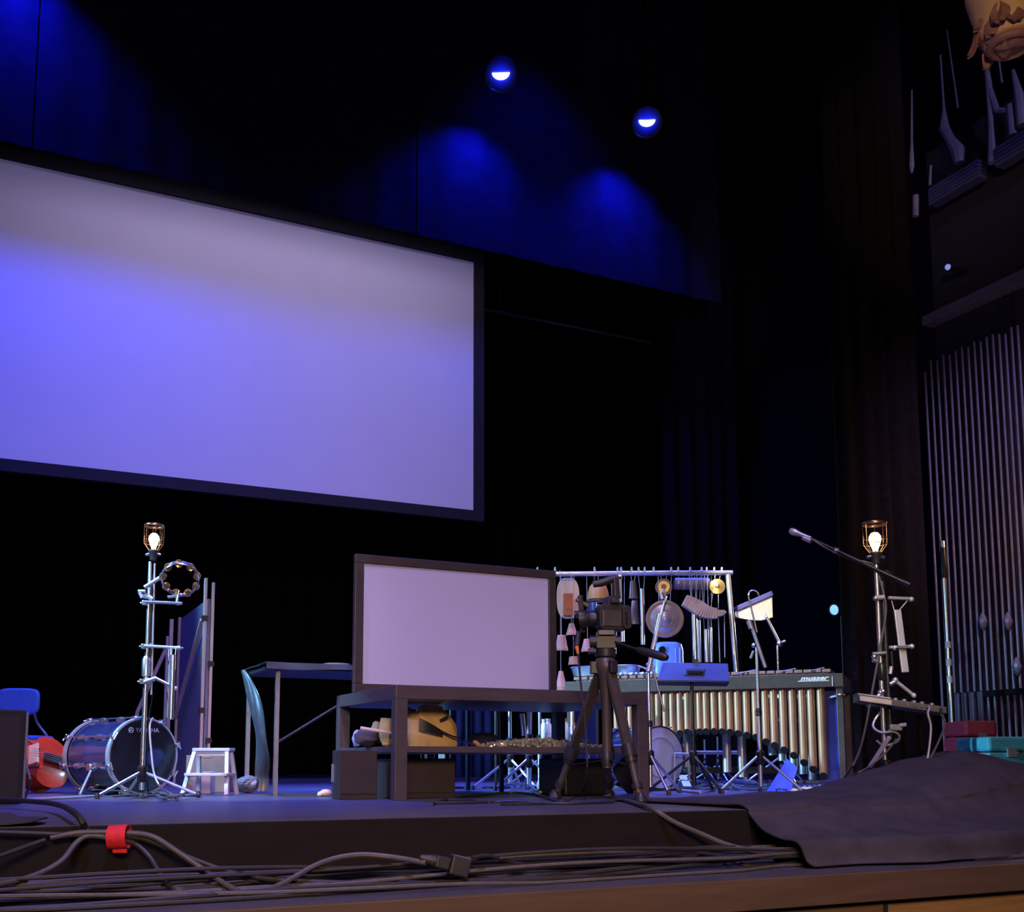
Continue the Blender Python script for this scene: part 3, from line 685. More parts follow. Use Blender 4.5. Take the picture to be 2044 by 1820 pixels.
# ------------------------------------------------------------------ loudspeaker at the left edge
p = fl(43, 1604); top = onY(43, 1417, p.y).z
t = thing('stage_monitor', 'black carpeted loudspeaker cabinet cut by the left edge', 'loudspeaker', (p.x, p.y, 0))
m_carp = mat('black_carpet', (.018, .013, .012), .95, var=.4, scale=160, bump=.4)
MB().box((p.x - .55, p.y, 0.004), (p.x, p.y + .32, top)).build('cabinet', m_carp, t, smooth=False, bevel=.008)
MB().box((p.x - .53, p.y - .010, .03), (p.x - .02, p.y - .001, top - .03)).build('grille', mat('black_grille', (.018, .013, .012), .8, var=.5, scale=300, bump=.5), t, smooth=False)
MB().box((p.x + .001, p.y + .004, 0.004), (p.x + .012, p.y + .03, top - .01)).build('edge_highlight', mat('blue_edge_highlight', (.10, .11, .16), .5), t, smooth=False)  # thin blue highlight on the cabinet side, made as a pale strip
MB().tube([(p.x - .25, p.y + .12, top), (p.x - .22, p.y + .12, top + .022), (p.x - .14, p.y + .12, top + .022), (p.x - .11, p.y + .12, top)], .01, 8).build('handle', m_blkp, t)
MB().tube([at(49, 1482, 5.0), at(53, 1530, 4.95), at(60, 1560, 4.9), fl(48, 1598)], .006, 7).build('loose_lead', m_rubgrey, t)

# ------------------------------------------------------------------ blue chair
def P(px, py, D): return at(px, py, D)
CD = 8.6
c = P(42, 1566, CD); c.z = 0
t = thing('blue_chair', 'blue upholstered chair behind the loudspeaker at far left', 'chair', tuple(c))
bk = P(36, 1400, CD + .15); s = CD / 2100
def backf(u, v):
    x = (u - .5) * 84 * s; z = (v - .5) * 52 * s
    return bk + RT * x + UP * z + FW * (.05 * (1 - (2 * u - 1) ** 2) + .03 * v)
# rounded back panel
ol = []
for i in range(40):
    a = 2 * PI * i / 40; e = lambda q: math.copysign(abs(q) ** .45, q)
    ol.append((e(math.cos(a)) * 43 * s, e(math.sin(a)) * 27 * s))
MB().prism(ol, bk - FW * .02, RT, UP, FW * .05).build('backrest', m_bluefab, t, bevel=.015)
se = P(44, 1477, CD)
ol2 = [(e(math.cos(2 * PI * i / 40)) * 52 * s, e(math.sin(2 * PI * i / 40)) * .2) for i in range(40)]
MB().prism(ol2, se - UP * .03, RT, FW, UP * .065).build('seat', m_bluefab, t, bevel=.02)
for sx in (-1, 1):
    MB().tube([bk + RT * sx * 30 * s + FW * .035 + UP * .05, bk + RT * sx * 34 * s - UP * .15 + FW * .04, se + RT * sx * 42 * s + FW * .2 - UP * .05, Vector((se.x, se.y, 0.001)) + RT * sx * 46 * s + FW * .26], .011, 8).build('rear_leg', m_chrome, t)
    MB().tube([se + RT * sx * 46 * s - FW * .18 - UP * .04, Vector((se.x, se.y, 0.001)) + RT * sx * 50 * s - FW * .22], .011, 8, 0).build('front_leg', m_chrome, t)
MB().obox(se - UP * .06, RT * 44 * s, FW * .17, UP * .02).build('seat_frame', m_blk, t, smooth=False)

# ------------------------------------------------------------------ cello lying on the deck
o0 = at(52, 1546, 6.35); e1 = at(170, 1574, 6.75) - o0
ax = e1.normalized()                               # towards the neck, to the right
fn_ = (-FW * .95 + UP * .30); fn_ = (fn_ - ax * fn_.dot(ax)).normalized()    # face of the cello
wd = fn_.cross(ax).normalized()                     # width direction, upwards
if wd.z < 0: wd = -wd
prof = [(-.36, .10), (-.33, .17), (-.26, .215), (-.17, .215), (-.09, .17), (-.06, .135), (0, .118), (.06, .125), (.085, .15), (.13, .172), (.20, .172), (.27, .14), (.31, .08), (.325, .03)]
prof = [(q.x, q.y) for q in smooth_path([Vector((a, b_, 0)) for a, b_ in prof], 4)]
ol = [(a, b_ * .9) for a, b_ in prof] + [(a, -b_ * .9) for a, b_ in reversed(prof)]
lowest = min((o0 + ax * a + wd * b_ - fn_ * .115).z for a, b_ in ol)
o0 = o0 + UP * (.004 - lowest)
t = thing('cello', 'red varnished cello lying on its side beside the bass drum', 'cello', tuple(Vector((o0.x, o0.y, 0))))
ol_in = [(a * .97, b_ * .95) for a, b_ in ol]
MB().prism(ol_in, o0 - fn_ * .11, ax, wd, fn_ * .105).build('ribs', m_cello, t)
def plate(sgn, base_):
    B = MB(); N = len(prof); vs = []; fs = []; M = 10
    for a, b_ in prof:
        for k in range(M + 1):
            q = -1 + 2 * k / M
            vs.append(o0 + ax * a + wd * b_ * .92 * q + fn_ * (base_ + sgn * .022 * (1 - q * q) * (1 - (a / .37) ** 2)))
    for i in range(N - 1):
        for k in range(M):
            fs.append((i * (M + 1) + k, (i + 1) * (M + 1) + k, (i + 1) * (M + 1) + k + 1, i * (M + 1) + k + 1))
    K = len(vs); vs += [v - fn_ * .006 for v in vs]; fs += [tuple(K + i for i in reversed(f)) for f in fs]
    edge = [i * (M + 1) for i in range(N)] + [(N - 1) * (M + 1) + k for k in range(1, M + 1)] + [i * (M + 1) + M for i in range(N - 2, -1, -1)] + [k for k in range(M - 1, 0, -1)]
    for i in range(len(edge)):
        a, b_ = edge[i], edge[(i + 1) % len(edge)]; fs.append((a, b_, K + b_, K + a))
    return B.add(vs, fs)
plate(1, .004).build('top_plate', m_cello, t); plate(-1, -.112).build('back_plate', m_cello, t)
h = .03
MB().prism([(-.01, -.06), (.01, -.06), (.006, .06), (-.006, .06)], o0 + fn_ * .02, ax, wd, fn_ * .07).build('bridge', mat('maple_bridge', (.75, .62, .5), .5), t, smooth=False)
fb0, fb1 = o0 + ax * .08 + fn_ * .055, o0 + ax * .60 + fn_ * .035
MB().bar(fb0, fb1, .055, .018, fn_).build('fingerboard', m_ebony, t, bevel=.004)
MB().bar(o0 + ax * .30 + fn_ * .012, o0 + ax * .60 + fn_ * .01, .036, .03, fn_).build('neck', m_cello, t, bevel=.008)
MB().torus(o0 + ax * .64 + fn_ * 0, wd, .028, .014, 20, 8).build('scroll', m_cello, t)
MB().bar(o0 - ax * .12 + fn_ * .05, o0 - ax * .33 + fn_ * .03, .04, .012, fn_).build('tailpiece', m_ebony, t)
for k in range(4):
    q = (k - 1.5) * .0125
    MB().cyl(o0 - ax * .13 + fn_ * .058 + wd * q, o0 + ax * .0 + fn_ * .092 + wd * q * 1.2, .0016, n=5).cyl(o0 + fn_ * .092 + wd * q * 1.2, fb1 + fn_ * .014 + wd * q * .6, .0016, n=5).build('string', m_chrome, t)
for sg in (-1, 1):
    pts = [o0 + ax * a + wd * sg * b_ + fn_ * .026 for a, b_ in ((-.07, .105), (-.06, .085), (-.02, .085), (.02, .07), (.06, .062), (.07, .045))]
    MB().tube(pts, .004, 6).build('sound_hole', m_ebony, t)
# ------------------------------------------------------------------ lamp stands, shared builders
m_bulb = mat('glowing_bulb', (1, .8, .5), .3, emit=(1.0, .62, .26), estr=9)
m_wire = mat('copper_cage_wire', (.55, .33, .2), .3, .9)
m_glass = mat('amber_glass', (1.0, .8, .5), .05, trans=1.0)
def cage_lamp(t, p, k=1.0, power=5):
    MB().lathe([(.012 * k, -.05 * k), (.02 * k, -.045 * k), (.024 * k, -.01 * k), (.03 * k, 0), (.03 * k, .012 * k), (.018 * k, .02 * k)], p, UP, 16).build('lamp_socket', m_blkp, t)
    MB().lathe([(.012 * k, .02 * k), (.014 * k, .03 * k), (.026 * k, .062 * k), (.031 * k, .082 * k), (.029 * k, .10 * k), (.018 * k, .116 * k), (.003 * k, .121 * k)], p, UP, 18).build('bulb', m_bulb, t)
    c = MB()
    for i in range(8):
        a = 2 * PI * i / 8; e = Vector((math.cos(a), math.sin(a), 0))
        c.tube([p + e * .026 * k + UP * .01 * k, p + e * .057 * k + UP * .055 * k, p + e * .058 * k + UP * .165 * k], .0016 * k, 5, 0)
    c.torus(p + UP * .058 * k, UP, .057 * k, .002 * k, 24, 5).torus(p + UP * .09 * k, UP, .058 * k, .0014 * k, 24, 5)
    c.torus(p + UP * .165 * k, UP, .058 * k, .004 * k, 28, 6, squash=2)
    c.build('wire_cage', m_wire, t)
    for i in range(2):
        e = RT * (1 if i else -1)
        MB().cyl(p + e * .02 * k - UP * .005, p + e * .045 * k - UP * .012, .008 * k, n=8).build('wing_screw', m_chrome, t)
    point('bulb_light', p + UP * .08 * k, power, (1.0, .55, .2), .03)
def tripod_base(t, b, h, r, m, rot=0.3, name='leg'):
    for i in range(3):
        a = rot + i * 2 * PI / 3; e = Vector((math.cos(a), math.sin(a), 0))
        g = MB().cyl(b + UP * h + e * .02, b + e * r + UP * .014, .009, n=8).build(name, m, t)
        MB().lathe([(.013, 0), (.014, .02), (.01, .03)], b + e * r, UP, 8).build('rubber_tip', m_rub, g)
    MB().lathe([(.018, h - .05), (.026, h - .04), (.026, h + .03), (.016, h + .04)], b, UP, 12).build('leg_collar', m_blk, t)
def clamp(t, p, s=.02, m=None):
    m = m or m_chrome
    MB().obox(p, RT * s, FW * s * .8, UP * s).cyl(p - RT * s * 2, p + RT * s * 2.2, s * .35, n=8).build('clamp', m, t, bevel=.003)

# left lamp stand
LD = 5.7
b = at(282, 1590, LD); b.z = 0
zt = at(300, 1103, LD).z
t = thing('lamp_stand', 'slender chrome stand with caged bulb and clamp arms before the bass drum', 'lamp stand', tuple(b))
MB().cyl(b + UP * .04, b + UP * .68, .0135, n=12).cyl(b + UP * .66, b + UP * (zt - .05), .0100, n=12).build('pole', m_chrome, t)
MB().lathe([(.018, .65), (.024, .655), (.024, .74), (.015, .76)], b, UP, 12).build('pole_collar', m_chrome, t)
MB().cyl(b + RT * .034 + UP * .55, b + RT * .026 + UP * (zt - .06), .006, n=10).build('second_pole', m_steel, t)
tripod_base(t, b, .13, .30, m_chrome, -.4)
cage_lamp(t, b + UP * zt + RT * .016, .91, 7)
q = lambda x, y, d=0: at(x, y, LD + d)
for pts, r in ((((289, 1172), (330, 1146)), .011), (((290, 1201), (364, 1204)), .008), (((335, 1191), (354, 1190)), .008), (((353, 1203), (357, 1178)), .009),
               (((276, 1180), (290, 1180)), .010), (((279, 1182), (284, 1193)), .010), (((296, 1190), (305, 1196)), .012), (((288, 1289), (360, 1293)), .0085), (((288, 1361), (311, 1353)), .010), (((308, 1352), (350, 1373)), .009)):
    MB().cyl(q(*pts[0], -.03), q(*pts[1], -.03), r, n=10).build('clamp_arm', m_chrome if r < .0095 and r != .0085 else m_silver, t)
MB().ball(q(351, 1374, -.03), .013).build('arm_ball', m_silver, t)
for x, y in ((291, 1190), (289, 1203), (287, 1290), (284, 1360), (303, 1288), (356, 1204), (299, 1358), (358, 1293)):
    clamp(t, q(x, y, -.02), .013 if x < 300 else .010)
cb = [q(310, 1108), q(308, 1140, .02), q(303, 1175, .03), q(300, 1330, .03), q(302, 1360, .0), q(303, 1395, .02), q(296, 1440, .02), q(294, 1540, .02), fl(300, 1590), fl(330, 1588)]
for i in (8, 9): cb[i].z = .007
tag(MB().tube(cb, .0045, 6).build('lamp_cable', m_blk), 'thin lamp flex running down the left lamp stand to the deck', 'cable')
cb = [q(306, 1432, -.1), q(299, 1450, -.1), q(302, 1500, -.12), q(308, 1545, -.14), q(322, 1572, -.15), fl(345, 1589)]; cb[-1].z = .008
tag(MB().tube(cb, .0055, 7).build('microphone_cable', m_silver), 'pale cable looping over the bass drum head to the deck', 'cable')
# tambourine
tc = at(360, 1155, LD - .06); ta = (-FW * .80 - UP * .55 + RT * .12).normalized()
t = thing('tambourine', 'round tambourine with brass jingles clamped on the left lamp stand', 'tambourine', tuple(tc))
R_ = .097
B = MB().torus(tc, ta, R_, .006, 40, 8, squash=3.4); B.build('hoop', mat('blue_chrome_hoop', (.5, .55, .8), .2, .9), t)
a_, b2, _ = basis(ta)
for k in range(9):
    an = 2 * PI * (k + .3) / 9; e = a_ * math.cos(an) + b2 * math.sin(an); tg = ta.cross(e)
    for o_ in (-1, 1):
        MB().lathe([(.004, .002), (.016, 0), (.021, .003), (.021, .0045), (.016, .0015)], tc + e * (R_ - .006) + ta * o_ * .006, (ta * o_ + e * .3).normalized(), 14).build('jingle', m_brass, t)
# hanging tubes
def hang_tube(name, label, cat, x, y0, y1, D, r, m, cord=None, group=None, flat=None):
    a, c = at(x, y0, D), at(x, y1, D); a = Vector((c.x, c.y, a.z))
    t = thing(name, label, cat, tuple(c), group)
    prof_ = [(r * .8, 0), (r, .001), (r, a.z - c.z - .001), (r * .8, a.z - c.z)]
    MB().lathe(prof_, c, UP, 14).build('tube', m, t)
    if cord:
        for s in (-1, 1): MB().cyl(a + RT * s * r * .7 - UP * .01, Vector((a.x, a.y, at(x, cord, D).z)) + RT * s * r * .9, .0025, n=5).build('cord', m_string, t)
    return t
hang_tube('chime_tube', 'long bright chime tube hanging from the left lamp stand arm', 'chime', 341, 1307, 1436, LD - .04, .016, m_chrome, 1293)
hang_tube('chime_tube', 'shorter slim chime tube just left of the long bright one', 'chime', 335, 1318, 1432, LD + .03, .009, m_steel, 1293)

# ------------------------------------------------------------------ bass drum
DF = 6.05
fc = at(284, 1508, DF); ang = math.radians(48); nd = (RT * math.sin(ang) - FW * math.cos(ang)).normalized()   # head looks this way
R_ = fc.z - .006; LEN = .50
m_shell = mat('navy_gloss_shell', (.03, .03, .09), .18, .2, coat=.6, var=.3)
m_head = mat('black_gloss_head', (.012, .013, .02), .22, coat=.3)
t = thing('bass_drum', 'glossy black bass drum with chrome hoops behind the left lamp stand', 'drum', (fc.x, fc.y, 0))
bcn = fc - nd * LEN
MB().lathe([(R_ * .93, .03), (R_ * .95, .035), (R_ * .95, LEN - .035), (R_ * .93, LEN - .03)], bcn, nd, 48).build('shell', m_shell, t)
for c_, s_ in ((fc, 1), (bcn, -1)):
    MB().lathe([(R_ * .955, -.018), (R_, -.018), (R_, .018), (R_ * .955, .018), (R_ * .955, -.018)], c_, nd, 48).build('hoop', m_silver, t)
    MB().lathe([(.002, .010), (R_ * .90, .008), (R_ * .95, .012), (R_ * .95, -.012), (.002, -.012)], c_, nd * s_, 48).build('drum_head', m_head, t)
MB().torus(fc, nd, R_ * .975, .006, 48, 6).build('hoop_inlay', m_chrome, t)
ua = UP.cross(nd).normalized(); ub = nd.cross(ua)
if ua.dot(RT) < 0: ua = -ua
MB().torus(fc + nd * .012 + ua * .075 - ub * .01, nd, .055, .005, 30, 6).build('port_ring', m_shell, t)
MB().cyl(fc + nd * .008 + ua * .075 - ub * .01, fc + nd * .0125 + ua * .075 - ub * .01, .052, n=28).build('port_patch', mat('blue_port', (.03, .05, .2), .4), t)
for k in range(8):
    an = 2 * PI * (k + .35) / 8; e = ua * math.cos(an) + ub * math.sin(an)
    g = MB().cyl(bcn + e * R_ * 1.03 - nd * .04, fc + e * R_ * 1.03 + nd * .04, .0045, n=7).build('tension_rod', m_chrome, t)
    for s_ in (0, 1):
        c_ = (bcn if s_ == 0 else fc) + e * R_ * 1.01; dd = nd * (-1 if s_ == 0 else 1)
        MB().obox(c_ + dd * .012, e * .012, nd * .022, e.cross(nd) * .012).build('claw', m_chrome, g, bevel=.003)
        MB().cyl(c_ + dd * .045 - e.cross(nd) * .022, c_ + dd * .045 + e.cross(nd) * .022, .005, n=7).build('t_handle', m_chrome, g)
    for f_ in (.3, .7):
        MB().lathe([(.014, -.03), (.018, 0), (.014, .03)], bcn.lerp(fc, f_) + e * R_ * .985, nd, 10).build('lug', m_chrome, g)
for s_ in (-1,):
    p0 = bcn.lerp(fc, .62) + ua * s_ * R_ * .9 - ub * R_ * .3; p1 = p0 + ua * s_ * .12 + nd * .10; p1.z = .012
    g = MB().cyl(p0, p1, .010, n=10).build('spur', m_chrome, t)
    MB().obox(p0, ua * .03, ub * .02, nd * .02).build('spur_bracket', m_chrome, g, bevel=.004)
    MB().cyl(p0 + UP * .0 - nd * .06, p0 + nd * .02, .012, n=10).build('spur_bolt', m_chrome, g)
m_print = mat('silver_print', (.6, .66, .75), .4, .3)
text_part('YAMAHA', fc + nd * .0105 + ub * R_ * .66 + ua * .02, ua, ub, .034, m_print, t, width=.036, bold=.01)
lc = fc + nd * .0105 + ub * R_ * .66 - ua * .082
B = MB().torus(lc, nd, .014, .002, 20, 5)
for k in range(3):
    d = ua * math.cos(PI / 2 + k * 2.094) + ub * math.sin(PI / 2 + k * 2.094); B.cyl(lc + nd * .001, lc + nd * .001 + d * .014, .0015, n=5)
B.build('emblem', m_print, t)

# ------------------------------------------------------------------ framed scenery flat with battens
FD = 7.6
n0 = at(404, 1560, FD); n0.z = 0; fx = n0.x; fy0 = n0.y
fyl = 1.22; fyz = at(400, 1195, FD).z
m_flat = mat('blue_grey_canvas', (.17, .18, .25), .85, bump=.2, scale=50)
t = thing('scenery_flat', 'canvas scenery flat on edge with pale wooden battens and diagonal braces', 'flat', (fx, fy0, 0))
MB().box((fx, fy0, .003), (fx + .02, fy0 + fyl, fyz)).build('canvas_panel', m_flat, t, smooth=False)
zb0, zb1 = at(403, 1155, FD).z, at(411, 1163, FD).z
def batten(p0, p1, wdt=.036, dp=.02):
    g = MB().bar(p0, p1, dp, wdt, Vector((0, 1, 0)) if abs(Vector(p1).x - Vector(p0).x) + abs(Vector(p1).y - Vector(p0).y) < .01 else Vector((1, 0, 0))).build('batten', m_wood, t, smooth=False, bevel=.002)
    return g
g1 = batten((fx - .022, fy0 - .012, .003), (fx - .022, fy0 - .012, zb0))
g2 = batten((fx + .032, fy0 - .012, .003), (fx + .032, fy0 - .012, zb1))
for gg, x_, ys in ((g1, fx - .022, (1235, 1418)), (g2, fx + .032, (1325, 1478))):
    for yy in ys:
        z_ = at(405, yy, FD).z; MB().box((x_ - .0195, fy0 - .0315, z_ - .02), (x_ + .0195, fy0 + .007, z_ + .02)).build('dark_band', m_blkp, gg, smooth=False)
g3 = batten((fx - .03, fy0 + .05, fyz - .15), (fx - .03, fy0 + 1.12, .55), .03)
batten((fx - .012, fy0 + fyl - .03, .003), (fx - .012, fy0 + fyl - .03, fyz + .01))
ED = 9.3
e0 = at(331, 1560, ED); e0.z = 0
fl2 = thing('scenery_flat', 'second narrower flat frame with a long brace, upstage of the canvas flat', 'flat', tuple(e0))
def up_batten(px, py, D):
    p = at(px, 1560, D); z = at(px + 4, py, D).z
    MB().box((p.x - .016, p.y - .02, .003), (p.x + .016, p.y + .02, z)).build('batten', m_wood, fl2, smooth=False, bevel=.002); return p, z
pa, za = up_batten(331, 1236, ED); pb, zb_ = up_batten(325, 1270, ED + .25)
MB().bar(at(331, 1296, ED - .03), at(274, 1422, ED - .03), .03, .02, FW).build('brace', m_wood, fl2, smooth=False)
MB().bar(Vector((pa.x, pa.y, .5)), Vector((pb.x, pb.y, .5)), .03, .02).build('rail', m_wood, fl2, smooth=False)
q0 = at(274, 1422, ED - .03); MB().bar(q0, Vector((q0.x, q0.y, .003)), .03, .02, FW).build('batten', m_wood, fl2, smooth=False)

# ------------------------------------------------------------------ step stool
SD = 5.95
m_stool = mat('lilac_white_stool', (.60, .54, .58), .5, scale=6)
c0 = fl(408, 1588); zt_ = at(408, 1492, SD).z; zm = at(408, 1543, SD).z
t = thing('step_stool', 'pale two-step wooden stool at the foot of the scenery flat', 'stool', tuple(c0))
sx = RT; sy = FW; u_ = SD / 2100
def sb(x0, x1, y0, y1, z0, z1, nm):
    return MB().obox(c0 + sx * (x0 + x1) / 2 + sy * (y0 + y1) / 2 + UP * (z0 + z1) / 2, sx * (x1 - x0) / 2, sy * (y1 - y0) / 2, UP * (z1 - z0) / 2).build(nm, m_stool, t, smooth=False, bevel=.003)
sb(-37 * u_, 39 * u_, .10, .24, zt_ - .018, zt_, 'top_step')
sb(-41 * u_, 44 * u_, -.01, .12, zm - .016, zm, 'lower_step')
for s_ in (-1, 1):
    MB().bar(c0 + sx * s_ * 44 * u_ + sy * .0, c0 + sx * s_ * 33 * u_ + sy * .12 + UP * (zt_ - .018), .022, .03, sy).build('front_leg', m_stool, t, smooth=False, bevel=.002)
    MB().bar(c0 + sx * s_ * 40 * u_ + sy * .30, c0 + sx * s_ * 33 * u_ + sy * .21 + UP * (zt_ - .018), .022, .03, sy).build('rear_leg', m_stool, t, smooth=False, bevel=.002)
    MB().bar(c0 + sx * s_ * 40 * u_ + sy * .06 + UP * (zm - .012), c0 + sx * s_ * 38 * u_ + sy * .26 + UP * (zm - .012), .016, .02).build('side_rail', m_stool, t, smooth=False)
sb(-34 * u_, 36 * u_, .115, .13, zt_ - .045, zt_ - .02, 'apron')
def carton(label, x0, x1, y, z1, m, dep=.2):
    p, q = at(x0, 1560, y), at(x1, 1560, y); p.z = 0; q.z = 0
    t = thing('carton', label, 'box', tuple(p)); e = (q - p); n_ = FW * dep
    MB().hexa([p, q, q + n_, p + n_] + [v + UP * z1 for v in (p, q, q + n_, p + n_)]).build('body', m, t, smooth=False, bevel=.004)
    mid = (p + q) / 2
    MB().obox(mid + UP * z1 * .97 - FW * .001, e * .12, FW * .002, UP * z1 * .035).build('tape', mat('brown_tape', (.35, .22, .12), .4), t, smooth=False)
carton('brown carton seen through the legs of the step stool', 370, 452, 6.6, .23, mat('brown_cardboard', (.24, .15, .11), .8))
carton('small pale carton beneath the step stool', 384, 420, 6.36, .13, mat('pale_cardboard', (.52, .44, .46), .8), .12)
# clear plastic bag
random.seed(3)
c = fl(492, 1583); B = MB().ball(c + UP * .05, (.075, .07, .05), 18, 12)
for i, p in enumerate(B.v):
    d = p - (c + UP * .05); k = 1 + .35 * noise.noise(d * 22) ; p2 = c + UP * .05 + Vector((d.x * k, d.y * k, d.z * k)); p2 += RT * (.03 * max(0, d.z) / .05); B.v[i] = p2
lo = min(p.z for p in B.v)
for p in B.v: p.z -= lo - .002
tag(B.build('plastic_bag', mat('grey_plastic_film', (.16, .16, .19), .3, bump=.5, scale=30), smooth=False), 'crumpled grey plastic bag on the deck left of the draped table', 'bag')
# toy paw
c = fl(650, 1590)
t = thing('toy_paw', 'small pale orange plush paw on the deck beside the dark box', 'toy', tuple(c))
m_paw = mat('peach_plush', (.75, .45, .28), .9, bump=.4, scale=60)
MB().ball(c + UP * .021, (.034, .024, .02), 12, 8, (RT, FW, UP)).build('palm', m_paw, t)
for k in range(4): MB().ball(c - RT * .03 + UP * (.012 + .008 * (k % 2)) + FW * (k - 1.5) * .013, (.014, .008, .009), 8, 6, (RT, FW, UP)).build('toe', m_paw, t)
# ------------------------------------------------------------------ large mallet instrument
VA, VB = at(1128, 1520, 8.0), at(1690, 1520, 7.2); VA.z = VB.z = 0
ve = (VB - VA).normalized(); vn = Vector((-ve.y, ve.x, 0)); VL = (VB - VA).length     # vn points upstage
def vt(px):                         # distance along the rail seen at column px
    d = ray(px, 1500); d = Vector((d.x, d.y, 0)); o = Vector((0, 0, 0))
    M = Matrix(((d.x, -ve.x), (d.y, -ve.y))); s = M.inverted() @ Vector((VA.x, VA.y)); return s[1]
def V(s, n, z): return VA + ve * s + vn * n + UP * z
def vz(px, py, n=0.0):
    p = V(vt(px), 0, 0); return at(px, py, p.dot(FW)).z
z_rb, z_rt = at(1690, 1370, 7.2).z, at(1690, 1343, 7.2).z
t = thing('mallet_keyboard', 'large rosewood mallet keyboard with golden resonator tubes at stage left', 'marimba', tuple(V(VL / 2, .3, 0)))
m_rail = mat('brown_black_rail', (.055, .036, .030), .38, scale=4, stretch=(1, 8, 8))
def vbox(s0, s1, n0, n1, z0, z1, nm, m, par=None, bevel=.003):
    return MB().hexa([V(s0, n0, z0), V(s1, n0, z0), V(s1, n1, z0), V(s0, n1, z0), V(s0, n0, z1), V(s1, n0, z1), V(s1, n1, z1), V(s0, n1, z1)]).build(nm, m, par or t, smooth=False, bevel=bevel)
vbox(0, VL, 0, .025, z_rb, z_rt, 'front_rail', m_rail)
vbox(.1, VL - .25, .62, .645, z_rb + .04, z_rt + .05, 'rear_rail', m_rail)
m_end = mat('blue_black_end_panel', (.02, .03, .22), .3, coat=.3)
for s in (.0, VL - .06):
    vbox(s, s + .06, .026, .72, z_rb - .01, z_rt - .005, 'end_rail', m_rail)
    for n_ in (.03, .66):
        vbox(s + .008, s + .052, n_, n_ + .05, .06, z_rb - .012, 'leg', m_rail)
        MB().cyl(V(s + .03, n_ + .005, .032), V(s + .03, n_ + .045, .032), .03, n=16).build('caster', m_rub, t)
vbox(VL - .17, VL - .055, .10, .12, .05, z_rb - .02, 'end_panel', m_end)
vbox(.035, .05, .09, .64, .12, z_rb - .02, 'end_panel', m_end)
vbox(.06, VL - .06, .655, .68, .10, .15, 'stretcher', m_blk)
# resonators, front row
RX = [1226, 1240, 1254, 1268, 1282, 1296, 1310, 1325, 1339, 1354, 1369, 1382, 1394, 1407, 1423, 1439, 1455, 1471, 1489, 1507, 1527, 1544, 1563, 1582, 1602, 1620, 1640]
def bot(px):
    K = [(1200, 1476), (1310, 1472), (1340, 1467), (1370, 1462), (1430, 1461), (1455, 1463), (1480, 1467), (1507, 1473), (1527, 1482), (1545, 1490), (1564, 1499), (1583, 1510), (1602, 1524), (1621, 1538), (1645, 1554)]
    for (a, ya_), (b_, yb_) in zip(K, K[1:]):
        if px <= b_: return ya_ + (yb_ - ya_) * (px - a) / (b_ - a)
    return 1556
m_dark = mat('resonator_throat', (.012, .010, .010), .6)
for i, px in enumerate(RX):
    s = vt(px); c = V(s, .075, 0); D = c.dot(FW)
    r = .0225 + .006 * i / len(RX)
    z0 = at(px, bot(px), D).z
    n_ = 16; rings = []
    B = MB()
    top = z_rb + .02
    # lower end cut at a slant so its dark mouth looks at the viewer
    a1, b1 = ve, vn; vs = []; cut = .95
    for k in range(n_):
        u_ = 2 * PI * k / n_; p = c + a1 * r * math.cos(u_) + b1 * r * math.sin(u_)
        zc = z0 - (-math.sin(u_)) * r * -cut + r * .2
        vs.append(Vector((p.x, p.y, max(zc, .015))))
    vs += [Vector((p.x, p.y, top)) for p in vs]
    B.add(vs, [(k, (k + 1) % n_, n_ + (k + 1) % n_, n_ + k) for k in range(n_)] + [tuple(range(n_, 2 * n_))])
    g = B.build('resonator_tube', m_gold, t)
    cen = sum((v for v in vs[:n_]), Vector()) / n_
    mv = [cen + (v - cen) * .97 - UP * .0 for v in vs[:n_]]
    nr = (mv[1] - mv[0]).cross(mv[5] - mv[0]).normalized()
    if nr.dot(-FW) < 0: nr = -nr
    MB().add([v + nr * .001 for v in mv] + [v - nr * .004 for v in mv], [tuple(range(n_)), tuple(reversed(range(n_, 2 * n_)))] + [(k, (k + 1) % n_, n_ + (k + 1) % n_, n_ + k) for k in range(n_)]).build('tube_mouth', m_dark, g, smooth=False)
# rear row, shorter count
for px, py in ((1352, 1530), (1372, 1531), (1452, 1541), (1482, 1551), (1542, 1507), (1562, 1518), (1585, 1530), (1604, 1545), (1622, 1556)):
    s = vt(px); D = V(s, .50, 0).dot(FW); p = at(px, py, D)
    MB().cyl(Vector((p.x, p.y, max(p.z, .03))), Vector((p.x, p.y, z_rb + .03)), .032, n=14).build('rear_resonator', m_steel, t)
# bars
nb = 30
for k in range(nb):
    s = .09 + (VL - .2) * k / (nb - 1); hw = .021 + .006 * k / nb; ln = .30 + .16 * k / nb
    MB().hexa([V(s - hw, .02, z_rt + .012), V(s + hw, .02, z_rt + .012), V(s + hw, .02 + ln, z_rt + .012), V(s - hw, .02 + ln, z_rt + .012), V(s - hw, .02, z_rt + .034), V(s + hw, .02, z_rt + .034), V(s + hw, .02 + ln, z_rt + .034), V(s - hw, .02 + ln, z_rt + .034)]).build('bar', m_rose, t, smooth=False, bevel=.002)
MB().tube([V(.08, .05, z_rt + .008), V(VL - .1, .05, z_rt + .008)], .004, 6, 0).build('cord', m_string, t)
for px0, px1, dy in ((1478, 1512, 0), (1560, 1592, 0), (1622, 1650, -2)):
    s0, s1 = vt(px0), vt(px1)
    g = MB().cyl(V(s0, .0, z_rt + .02), V(s1, .06, z_rt + .046), .005, n=7)
    g.build('bar_post', m_silver, t)
